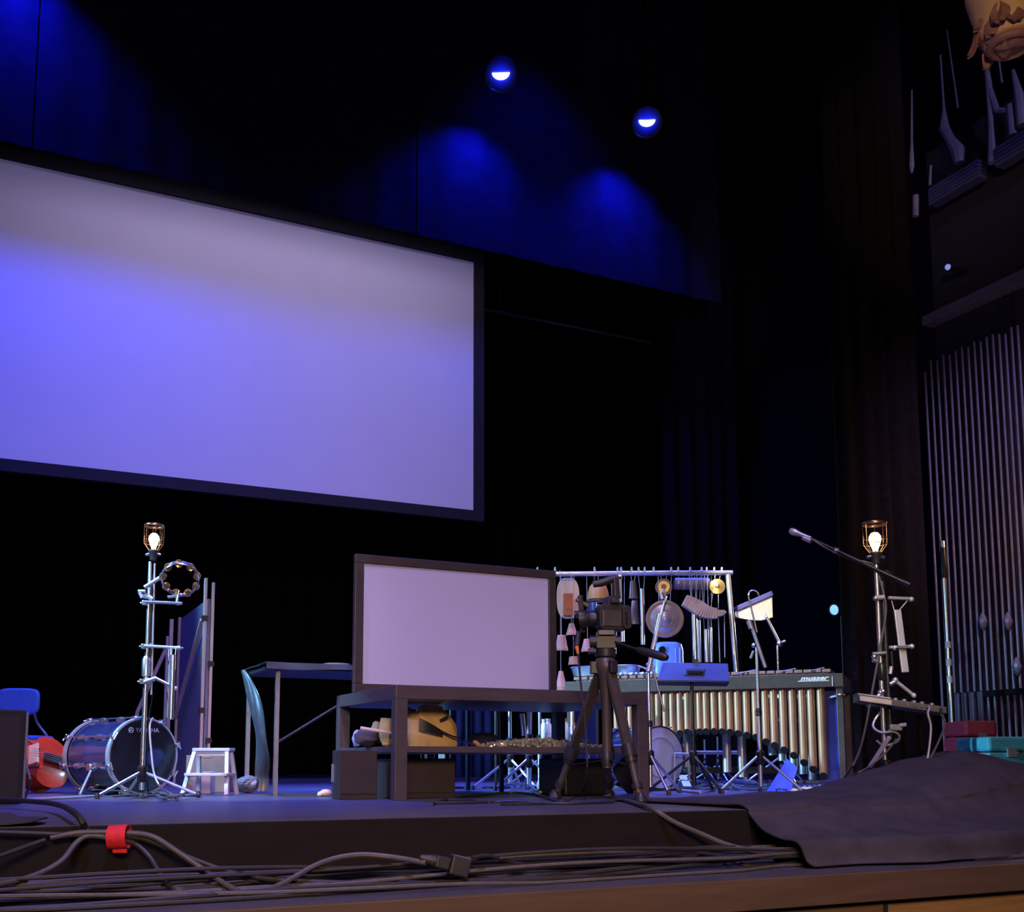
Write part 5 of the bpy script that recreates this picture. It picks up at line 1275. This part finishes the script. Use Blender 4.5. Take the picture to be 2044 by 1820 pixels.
for k, (f_, pts) in enumerate(((.78, [(1852, 1424), (1858, 1450), (1855, 1490), (1850, 1520)]), (.92, [(1878, 1424), (1886, 1440), (1880, 1465), (1864, 1500), (1852, 1524)]))):
    p = e0 + d * f_ + hz_ * .5
    cb = [p - FW * .004, p - FW * .03] + [at(x, y, SD - .16) for x, y in pts]
    tag(MB().tube(cb, .0055, 7).build('jack_cable', m_silver if k == 0 else m_rubgrey), ('left', 'right')[k] + ' of two pale leads looping down from the effects unit', 'cable')
MB().tube([q(1840, 1425), q(1838, 1460, .02), q(1840, 1490, .04), q(1856, 1518, .05)], .004, 6).build('thin_lead', m_blk, tt)
# coil and clips below the tray
tag(MB().tube([q(1762, 1415, .02), q(1746, 1437, .02), q(1744, 1452, .0), q(1760, 1462, -.03), q(1782, 1460, -.03), q(1795, 1468, -.02), q(1790, 1480, 0), q(1765, 1488, .02), q(1750, 1478, .02)], .006, 7).build('cable_coil', m_silver), 'pale coiled lead hung under the effects unit', 'cable')
tc = thing('spring_clamp', 'metal spring clamp on the right lamp stand, under the tray', 'clamp', tuple(q(1790, 1452, -.03)))
MB().obox(q(1788, 1452, -.03), RT * .03, FW * .012, UP * .016).build('jaw', m_steel, tc, bevel=.004)
MB().cyl(q(1795, 1448, -.04), q(1808, 1446, -.04), .010, n=8).build('handle', m_silver, tc)
MB().cyl(q(1778, 1458, -.02), q(1772, 1462, .0), .009, n=8).build('handle', m_steel, tc)
tag(MB().bar(q(1737, 1530, .05), q(1776, 1470, -.03), .012, .022).build('pale_strut', m_silver, bevel=.002), 'pale flat strut slanting from the right stand to the deck', 'strut')
# ------------------------------------------------------------------ things on the deck under and behind the tables
# second bass drum, head towards us, right of the table
c = at(1316, 1512, 7.0)
R_ = c.z - .006
t = thing('bass_drum', 'white headed bass drum seen edge-on right of the coffee table', 'drum', (c.x, c.y, 0))
nd = (-FW * .62 + RT * .78).normalized()
nd = (-FW * .85 + RT * .52).normalized()
MB().lathe([(R_ * .93, -.34), (R_ * .95, -.33), (R_ * .95, -.02), (R_ * .93, -.015)], c, nd, 44).build('shell', m_shell, t)
for o_ in (0, -.35):
    MB().lathe([(R_ * .955, -.015), (R_, -.015), (R_, .015), (R_ * .955, .015), (R_ * .955, -.015)], c + nd * o_, nd, 44).build('hoop', m_blkp, t)
MB().lathe([(.002, .012), (R_ * .95, .01), (R_ * .95, -.01), (.002, -.01)], c, nd, 44).build('drum_head', mat('blue_lit_drum_skin', (.42, .48, .8), .5, var=.05), t)  # white skin tinted, with the blue light put into its colour
u2 = UP.cross(nd).normalized()
MB().torus(c + nd * .012, nd, R_ * .62, .003, 40, 5).build('head_ring', m_steel, t)
for k in range(8):
    an = 2 * PI * (k + .5) / 8; e = u2 * math.cos(an) + nd.cross(u2) * math.sin(an)
    MB().cyl(c + e * R_ * 1.02 + nd * .03, c + e * R_ * 1.02 - nd * .38, .005, n=7).build('tension_rod', m_chrome, t)
p = c + nd * .05; p.z = 0
tp = thing('drum_pedal', 'black bass drum pedal in front of the white drum head', 'pedal', tuple(p + nd * .12 + RT * .05))
pb = p + nd * .10 + RT * .06
MB().obox(pb + UP * .012, RT * .05, FW * .12, UP * .008).build('base_plate', m_blk, tp, smooth=False)
MB().bar(pb - FW * .10 + UP * .03, pb + FW * .08 + UP * .10, .05, .01).build('footboard', m_steel, tp, smooth=False)
for s_ in (-1, 1): MB().cyl(pb + RT * s_ * .05 + FW * .09 + UP * .02, pb + RT * s_ * .045 + FW * .09 + UP * .24, .008, n=8).build('post', m_chrome, tp)
MB().cyl(pb - RT * .05 + FW * .09 + UP * .24, pb + RT * .05 + FW * .09 + UP * .24, .008, n=8).build('axle', m_chrome, tp)
# hi-hat and drum thrones half hidden: stands behind the coffee table
for px, D, top, lab, m_ in ((1018, 7.3, 1395, 'bright chrome stand seen through the shelf gap, left of foil heap', m_chrome), (1056, 7.1, 1380, 'stout chrome stand seen over the right end of the foil heap', m_chrome),
                            (1078, 8.15, 1390, 'slim steel stand seen behind the coffee table, right of the stout one', m_steel), (1143, 7.6, 1385, 'bright stand seen between the tripod leg and table leg', m_chrome)):
    floor_stand('drum_stand', lab, 'stand', px, D, top, m_, .013, .26, .7 + px, .2)
t = tag(MB().cyl(at(1042, 1424, 7.0), at(1046, 1468, 7.0), .017, n=14).build('stand_sleeve', m_chrome), 'short bright chrome sleeve seen above the foil heap', 'stand part')
# glittering glass jars on a low stool behind the shelf
jt = at(1112, 1477, 7.7)
t = thing('low_stool', 'low dark stool carrying glass jars behind the coffee table', 'stool', (jt.x, jt.y, 0))
MB().box((jt.x - .22, jt.y - .12, jt.z - .03), (jt.x + .22, jt.y + .12, jt.z)).build('seat', m_blkp, t, smooth=False, bevel=.004)
for sx_ in (-.2, .2):
    for sy_ in (-.1, .1): MB().cyl((jt.x + sx_, jt.y + sy_, 0), (jt.x + sx_, jt.y + sy_, jt.z - .031), .012, n=8).build('leg', m_steel, t)
m_jar = mat('cyan_cut_glass', (.8, .95, 1.0), .2, .25, var=.3, scale=60, bump=.6)
for k, (px, h, r) in enumerate(((1080, .15, .024), (1094, .155, .027), (1108, .14, .026), (1137, .16, .028), (1152, .13, .024))):
    p = at(px, 1477, 7.7); p = Vector((p.x, jt.y + .03 * (k % 2), jt.z + .0005))
    p.x = max(jt.x - .21, min(jt.x + .21, p.x))
    j = thing('glass_jar', ('leftmost', 'second from left', 'middle', 'fourth from left', 'rightmost')[k] + ' of the glittering glass jars behind the coffee table shelf', 'jar', tuple(p), 'glass jars behind the table')
    MB().lathe([(r * .8, 0), (r, .006), (r, h * .72), (r * .7, h * .82), (r * .7, h * .88)], p, UP, 10).build('jar_body', m_jar, j)
    MB().lathe([(r * .76, h * .86), (r * .78, h), (r * .1, h)], p, UP, 14).build('lid', m_brass if k > 2 else m_silver, j)
# small drape hanging behind the table, navy
def drape(u, v):
    p0, p1 = at(905, 1400, 7.6), at(985, 1400, 7.6); p = p0.lerp(p1, u)
    return (p.x, p.y + .004 * math.sin(u * 26), .08 + v * .56)
dr = thing('navy_drape', 'navy cloth hanging on a low rail behind the coffee table', 'curtain', tuple(at(945, 1400, 7.6)))
MB().sheet(drape, 40, 6, .005).build('cloth', mat('navy_cloth', (.007, .007, .03), .95, spec=.02), dr)
p0, p1 = at(900, 1400, 7.6), at(990, 1400, 7.6)
for p in (p0, p1): MB().cyl((p.x, p.y, .012), (p.x, p.y, .655), .012, n=8).cyl((p.x, p.y, 0), (p.x, p.y, .012), .10, n=16).build('post', m_blk, dr)
MB().cyl((p0.x, p0.y, .65), (p1.x, p1.y, .65), .012, n=8).build('rail', m_blk, dr)
# white keyboard-stand leg and dark coat behind the table
p = fl(873, 1586); D = 7.2
t = thing('white_stand', 'white slanted trestle stand seen under the coffee table shelf', 'stand', tuple(fl(873, 1582)))
b0 = at(873, 1570, D); b0.z = 0
MB().obox(b0 + UP * .012, RT * .10, FW * .14, UP * .012).build('base_plate', m_blkp, t, smooth=False, bevel=.003)
for x0, x1 in ((-.055, -.02), (.035, .02)):
    MB().bar(b0 + RT * x0 + UP * .025, b0 + RT * x1 + UP * .62, .045, .02, FW).build('trestle_leg', m_white, t, smooth=False, bevel=.003)
MB().bar(b0 + RT * -.05 + UP * .62, b0 + RT * .05 + UP * .62, .03, .03).build('cross_bar', m_white, t, smooth=False)
def coat(u, v):
    x = (u - .5) * (.13 - .08 * v * v); return b0 - FW * .09 + RT * (-.075 + x + .015 * v) + FW * .015 * math.sin(u * 9) + UP * (.56 - .46 * v)
tag(MB().sheet(coat, 14, 10, .006).build('dark_cloth', m_duve), 'dark cloth strip hanging in front of the white trestle stand', 'cloth')
# brown carton tube right under the tripod
p = at(1183, 1560, 6.9); p.z = 0
t = thing('cardboard_tube', 'straw coloured cardboard tube standing behind the tripod leg', 'tube', tuple(p))
MB().lathe([(.016, 0), (.02, .001), (.017, .17), (.014, .17), (.014, .1), (.002, .1)], p, UP, 16).build('tube', m_sack, t)
MB().lathe([(.0205, .004), (.021, .008), (.021, .03), (.0202, .034)], p, UP, 16).build('end_band', m_ebony, t)
p = at(1152, 1560, 7.0); p.z = 0
tag(MB().lathe([(.035, 0), (.04, .004), (.04, .2), (.036, .205), (.036, .12), (.002, .12)], p, UP, 18).build('blue_bucket', mat('cyan_bin', (.15, .4, .6), .4)), 'small cyan bin on the deck between the table legs', 'bin')
p = at(1084, 1556, 6.9); p.z = 0
t = thing('small_bag', 'small knotted white bag at the foot of the stand behind the table', 'bag', tuple(p))
MB().lathe([(.02, 0), (.04, .01), (.045, .04), (.03, .08), (.012, .10)], p, UP, 14).build('bag_body', m_white, t)
MB().ball(p + UP * .11 + RT * .008, .016, 8, 6).build('knot', m_white, t)
# dark flight case behind the tripod
p = fl(1200, 1586); p2 = at(1200, 1586, 5.5)
zc = .20
t = thing('floor_case', 'black case on the deck behind the tripod, right under table', 'case', (KX + TW - .36, KY + .4, 0))
MB().box((KX + TW - .36, KY + .30, 0.001), (KX + TW - .075, KY + .62, SZ - .06)).build('body', m_blkp, t, smooth=False, bevel=.01)
MB().box((KX + TW - .25, KY + .285, .12), (KX + TW - .18, KY + .299, .15)).build('handle', m_rub, t, smooth=False)
# black cloth wedge at the table's right foot
x0 = KX + TW + .004
tag(MB().sheet(lambda u, v: (x0 + .004 + (.01 + .10 * (1 - v) ** 1.5) * u, KY + .05 + .35 * u, .004 + .33 * v * (1 - .55 * u)), 8, 10, .005).build('cloth_wedge', m_duve), 'black cloth slumped against the right foot of the coffee table', 'cloth')
# blue folder leaning under the long resonators
a, b_, c_, d_ = fl(1535, 1572), fl(1580, 1575), at(1592, 1523, 6.75), at(1572, 1512, 6.85)
t = thing('tilted_board', 'bright blue tilted panel leaning beneath the longest resonators', 'floor monitor', tuple(fl(1556, 1572)))
D = 6.75
k0, k1, k2, k3 = at(1530, 1566, D), at(1578, 1570, D), at(1592, 1532, D + .12), at(1571, 1514, D + .16)
k0.z = k1.z = .003
nn = (k1 - k0).cross(k3 - k0).normalized()
if nn.dot(FW) < 0: nn = -nn
MB().hexa([k0, k1, k1 + nn * .015, k0 + nn * .015, k3, k2, k2 + nn * .015, k3 + nn * .015]).build('panel', mat('royal_blue_card', (.06, .12, .9), .5), t, smooth=False)
MB().bar((k2 + k3) / 2 + nn * .02, Vector(((k2 + k3).x / 2, (k2 + k3).y / 2, 0.002)) + FW * .16, .02, .008).build('rear_strut', m_blk, t, smooth=False)

# pedals and boxes on the deck at right
def pedal(label, x0, x1, y, h, m, dep=.09):
    p, q_ = fl(x0, y), fl(x1, y); q_ = Vector((q_.x, q_.y, 0)); p = Vector((p.x, p.y, 0)); e = q_ - p; n_ = Vector((-e.y, e.x, 0)).normalized() * dep
    t = thing('effects_pedal', label, 'pedal', tuple(p))
    MB().hexa([p, q_, q_ + n_, p + n_] + [v + UP * h for v in (p, q_)] + [v + UP * h * 1.3 for v in (q_ + n_, p + n_)]).build('case', m, t, smooth=False, bevel=.004)
    for f_ in (.25, .5, .75):
        c = p + e * f_ + n_ * .45 + UP * h * 1.12; MB().lathe([(.009, 0), (.009, .010), (.006, .013)], c, UP, 10).build('knob', m_chrome, t)
    c = p + e * .5 + n_ * .2 + UP * h * 1.05; MB().lathe([(.008, 0), (.008, .006), (.005, .008)], c, UP, 10).build('foot_switch', m_steel, t)
m_tan2 = mat('cream_case', (.7, .6, .42), .45)
pedal('cream effects pedal on the deck, leftmost near the cloth edge', 1546, 1592, 1580, .018, m_tan2)
pedal('pale flat pedal on the deck between cream and black ones', 1600, 1640, 1577, .016, m_white)
pedal('black effects pedal on the deck nearest the cloth edge', 1630, 1672, 1578, .022, m_blkp)
pedal('small silver pedal on the deck at the foot of grey cables', 1655, 1685, 1575, .02, m_silver)
random.seed(11)
for k in range(7):
    x = 1640 + k * 9; pts = [fl(x + random.uniform(-25, 25), 1581 - random.uniform(1, 7)) for _ in range(5)]
    for i, p in enumerate(pts): p.z = .008 + .01 * (i % 2) + k * .002
    tag(MB().tube(pts, .006, 6).build('cable', m_silver), 'pale cable tangled with others between pedals and right lamp stand', 'cable', 'pale cables tangled by the pedals')

# ------------------------------------------------------------------ cables on the deck
def cable(label, pts, r=.006, m=None, group=None, z=None, name='cable'):
    P_ = []
    for p in pts:
        v = fl(p[0], p[1]) ; v.z = (p[2] if len(p) > 2 else 0) + r + .001; P_.append(v)
    return tag(MB().tube(P_, r, 7).build(name, m or m_rub), label, 'cable', group)
cable('black cable arcing across the deck before the table, upper strand', [(862, 1608), (900, 1596), (950, 1590), (1010, 1585), (1060, 1587), (1100, 1598), (1120, 1604)], .007)
cable('long black cable running level along the deck before the tripod', [(868, 1606), (930, 1605), (1000, 1603), (1080, 1606), (1160, 1606), (1225, 1603)], .007)
cable('short black cable crossing the other two left of tripod', [(880, 1598), (930, 1599), (975, 1604)], .006)
m_deckc = mat('blue_sheen_cable', (.10, .11, .16), .3, .2)
random.seed(21)
def tangle(n, x0, x1, y0, y1, label, grp, r=.007, m=m_deckc):
    for k in range(n):
        x = random.uniform(x0, x1 - 30); L = random.uniform(40, 120); y = random.uniform(y0, y1); pts = []
        for i in range(6): pts.append((min(x + L * i / 5 + random.uniform(-6, 6), x1 + 10), y + random.uniform(-4, 4) + 4 * math.sin(i + k), .004 + .012 * random.random()))
        cable(label, pts, r * random.uniform(.8, 1.2), m, grp)
tangle(14, 1330, 1560, 1562, 1580, 'blue-lit cable in the tangle under the resonator tubes', 'cables tangled under the resonators')
tangle(7, 970, 1110, 1566, 1582, 'blue-lit cable on the deck behind the coffee table legs', 'cables behind the coffee table')
tangle(9, 215, 385, 1584, 1596, 'cable in the tangle at the foot of the bass drum', 'cables at the foot of the bass drum', .006, m_rubgrey)
cable('pale straight cable cover lying on the deck at right of table', [(1322, 1573), (1360, 1580), (1398, 1584)], .009, m_silver)
cable('blue-lit lead lying on the deck left of the bass drum', [(46, 1600), (90, 1597), (150, 1594), (205, 1590)], .007, m_silver)

# ------------------------------------------------------------------ front edge: cables on the ledge
random.seed(41)
for k in range(15):
    pts = []; ph, ph2 = random.uniform(0, 6), random.uniform(0, 6); r = random.uniform(.0055, .0085)
    y0 = LEDGE0 + .16 + .28 * (k / 14); z0 = LZ + .010 + .060 * ((k * 7) % 15) / 14 * (1 if k > 2 else .4)
    w1, w2 = random.uniform(.9, 1.6), random.uniform(.8, 1.7)
    for i in range(20):
        x = -.9 + i * .21
        y = y0 + .05 * math.sin(x * w1 + ph) + .015 * math.sin(x * 3.1 + ph2); z = z0 + .022 * math.sin(x * w2 + ph2) + .008 * math.sin(x * 4 + ph)
        if x > 2.5: y = max(y, LEDGE0 + .22); z = min(z, -.135)
        pts.append(Vector((x, min(max(y, LEDGE0 + .06), FRONT - .04), max(LZ + r + .001, z))))
    tag(MB().tube(pts, r, 7, 4).build('cable', m_rub if k % 3 else m_rubgrey), 'black cable lying in the long bundle along the stage ledge', 'cable', 'cables bundled on the stage ledge')
def L(x, y, Y): return onY(x, y, Y)
# red tie and the cables it holds
YT = FRONT - .07
c = L(238, 1670, YT)
t = thing('cable_tie', 'bright red hook and loop tie around the cables at lower left', 'cable tie', tuple(c))
MB().lathe([(.032, -.028), (.036, -.028), (.036, .028), (.032, .028), (.030, 0), (.032, -.028)], c, (RT + UP * .05), 22).build('band', m_red, t)
MB().obox(c - UP * .040 + RT * .004, RT * .022, FW * .005, UP * .008).build('loose_end', m_red, t, smooth=False, bevel=.003)
def strand(label, pts, r=.0075, m=None):
    return tag(MB().tube([L(*p) for p in pts], r, 8).build('cable', m or m_rub), label, 'cable')
strand('upper thick cable through the red tie, sweeping down to the black plug', [(100, 1672, YT), (160, 1662, YT), (238, 1662, YT), (300, 1668, YT - .02), (350, 1697, YT - .06), (420, 1745, YT - .12), (470, 1776, YT - .22), (505, 1783, YT - .27), (560, 1765, YT - .2), (640, 1722, YT - .14), (710, 1706, YT - .13), (780, 1710, YT - .16), (850, 1722, YT - .235)], .0085, m_rubgrey)
strand('cable leaving the red tie rightwards along the middle of the bundle', [(238, 1668, YT), (290, 1675, YT), (360, 1704, YT - .04), (440, 1734, YT - .08), (520, 1752, YT - .12), (600, 1758, YT - .14), (700, 1762, YT - .16)], .008)
strand('cable dropping steeply from the red tie to the ledge', [(238, 1676, YT), (270, 1684, YT), (300, 1712, YT - .03), (325, 1752, YT - .1), (355, 1775, YT - .16), (420, 1772, YT - .14), (500, 1760, YT - .12)], .008)
strand('slack cable from the red tie drooping to the left corner, lowest', [(230, 1674, YT), (180, 1668, YT), (152, 1682, YT - .01), (120, 1720, YT - .06), (60, 1750, YT - .12), (-20, 1768, YT - .2)], .008, m_rubgrey)
strand('straight black cable running left from the red tie', [(232, 1670, YT), (195, 1669, YT), (120, 1665, YT + .0), (40, 1662, YT + .0), (-30, 1660, YT)], .007)
strand('black cable hanging at the left corner between two others', [(90, 1676, YT), (50, 1690, YT - .02), (0, 1708, YT - .05), (-40, 1722, YT - .08)], .007)
# plug block
c = L(895, 1724, YT - .235); ux_ = (RT * .95 + FW * .3).normalized()
t = thing('power_plug', 'black power connector lying on the cable bundle on ledge', 'plug', tuple(c))
up2 = (UP + ux_ * .25).normalized(); fx2 = ux_.cross(up2).normalized(); dx2 = up2.cross(fx2)
if dx2.dot(RT) < 0: dx2 = -dx2
MB().obox(c + dx2 * .035, dx2 * .032, fx2 * .026, up2 * .030).build('plug_body', m_blkp, t, smooth=False, bevel=.006)
MB().obox(c + dx2 * .035 + up2 * .0315, dx2 * .028, fx2 * .02, up2 * .002).build('plug_face', mat('blue_lit_plastic', (.12, .12, .16), .3), t, smooth=False)  # top made paler and bluer than the body to hold the blue light
MB().obox(c - dx2 * .022, dx2 * .024, fx2 * .020, up2 * .020).build('plug_neck', m_blkp, t, smooth=False, bevel=.006)
MB().lathe([(.018, 0), (.016, .02), (.012, .035), (.009, .05)], c - dx2 * .046, -dx2, 12).build('strain_relief', m_rub, t)
strand('cable leaving the black plug rightwards along the bundle', [(942, 1712, YT - .235), (975, 1708, YT - .2), (1030, 1722, YT - .14), (1100, 1732, YT - .16), (1200, 1728, YT - .15), (1290, 1712, YT - .12), (1380, 1700, YT - .1), (1440, 1712, YT - .12), (1500, 1728, YT - .2), (1590, 1722, YT - .18)], .007)
# grey cable crossing the stage edge below the tripod
P_ = [fl(1222, 1594), fl(1250, 1602), fl(1275, 1610), onY(1300, 1622, FRONT + .03), onY(1345, 1640, FRONT - .05), onY(1400, 1664, FRONT - .09), onY(1450, 1685, FRONT - .13), onY(1500, 1697, FRONT - .16), onY(1560, 1702, FRONT - .17)]
for p in P_[:3]: p.z = .011
P_[3].z = max(P_[3].z, .012)
tag(MB().tube(P_, .0095, 8).build('cable', m_rubgrey), 'thick grey cable running over stage edge from the tripod to the cloth', 'cable')
# dark mat and cable at the left corner of the deck
tag(MB().sheet(lambda u, v: (-.75 + .88 * u + .05 * math.sin(v * 5), FRONT + .0 + .5 * v, .006 + .012 * abs(math.sin(u * 7 + v * 4)) + .01 * v * math.sin(u * 3) ** 2), 26, 14, .005).build('dark_mat', m_duve), 'dark crumpled cloth mat on the deck at the lower left corner', 'cloth')
P_ = [fl(-30, 1610), fl(50, 1616), fl(110, 1624), onY(150, 1638, FRONT + .01), onY(172, 1655, FRONT - .03), onY(180, 1668, FRONT - .05)]
for p in P_[:4]: p.z = max(p.z, .035)
tag(MB().tube(P_, .010, 8).build('cable', m_rub), 'thick black cable curling off the deck at the left corner', 'cable')

# ------------------------------------------------------------------ charcoal cloth over the right front edge
random.seed(2)
CX0, CX1 = 2.78, 5.6
def hump(x):
    K = [(2.78, .0), (3.07, .008), (3.35, .022), (3.63, .038), (3.75, .070), (3.87, .108), (4.02, .145), (4.2, .188), (4.41, .236), (4.66, .185), (4.82, .145), (5.6, .12)]
    for (a, h0), (b_, h1) in zip(K, K[1:]):
        if x <= b_:
            f_ = (x - a) / (b_ - a); f_ = f_ * f_ * (3 - 2 * f_); return h0 + (h1 - h0) * f_
    return .15
PR = smooth_path([(4.45, .0, .010), (4.2, .35, .012), (3.98, .9, .012), (3.8, 1.0, .013), (3.6, .86, .014), (3.44, .50, .016), (3.36, .22, -.025), (3.27, .10, -.07), (3.16, .03, -.095), (3.06, 0, -.105), (3.035, 0, LZ + .03), (3.02, 0, LZ + .009)], 5)
def clothf(u, v):
    x = CX0 + (CX1 - CX0) * u; k = v * (len(PR) - 1); i = min(int(k), len(PR) - 2); p = PR[i].lerp(PR[i + 1], k - i)
    y, hk, zb_ = p
    ed = min(1, u * 9)
    y += (.03 * math.sin(x * 5.1) + .015 * math.sin(x * 13)) * (1 if v > .75 else .3) + (.10 * max(0, x - 4.0) if v > .8 else 0) * (v - .8) / .2
    wr = .022 * noise.noise(Vector((x * 2.6, y * 2.6, 1.3))) + .012 * noise.noise(Vector((x * 6, y * 5, 4.0)))
    z = zb_ + hump(x) * hk + wr * (ed if v < .9 else .15) * (1 - .35 * hk)
    if y > FRONT - .015: z = max(z, .007)
    else:
        z = max(z, LZ + .008); y = min(y, FRONT - .03)
    xx = x - .06 * (1 - v) * (1 - ed) + .05 * math.sin(v * 6) * (1 - ed)
    return (xx, y, z)
tag(MB().sheet(clothf, 130, 80, .006).build('charcoal_cloth', m_duve), 'large charcoal cloth draped in a hump over the right stage edge', 'cloth')
for k in range(3):
    P_ = [onY(1945 + i * 40, 1703 - 4 * i - k * 5, 3.02 + k * .03) for i in range(5)]
    for p in P_: p.z = LZ + .008 + .004 * k
    tag(MB().tube(P_, .007, 7).build('cable', m_rubgrey), 'grey cable emerging on the ledge at the right of the charcoal cloth', 'cable', 'cables emerging right of the cloth')
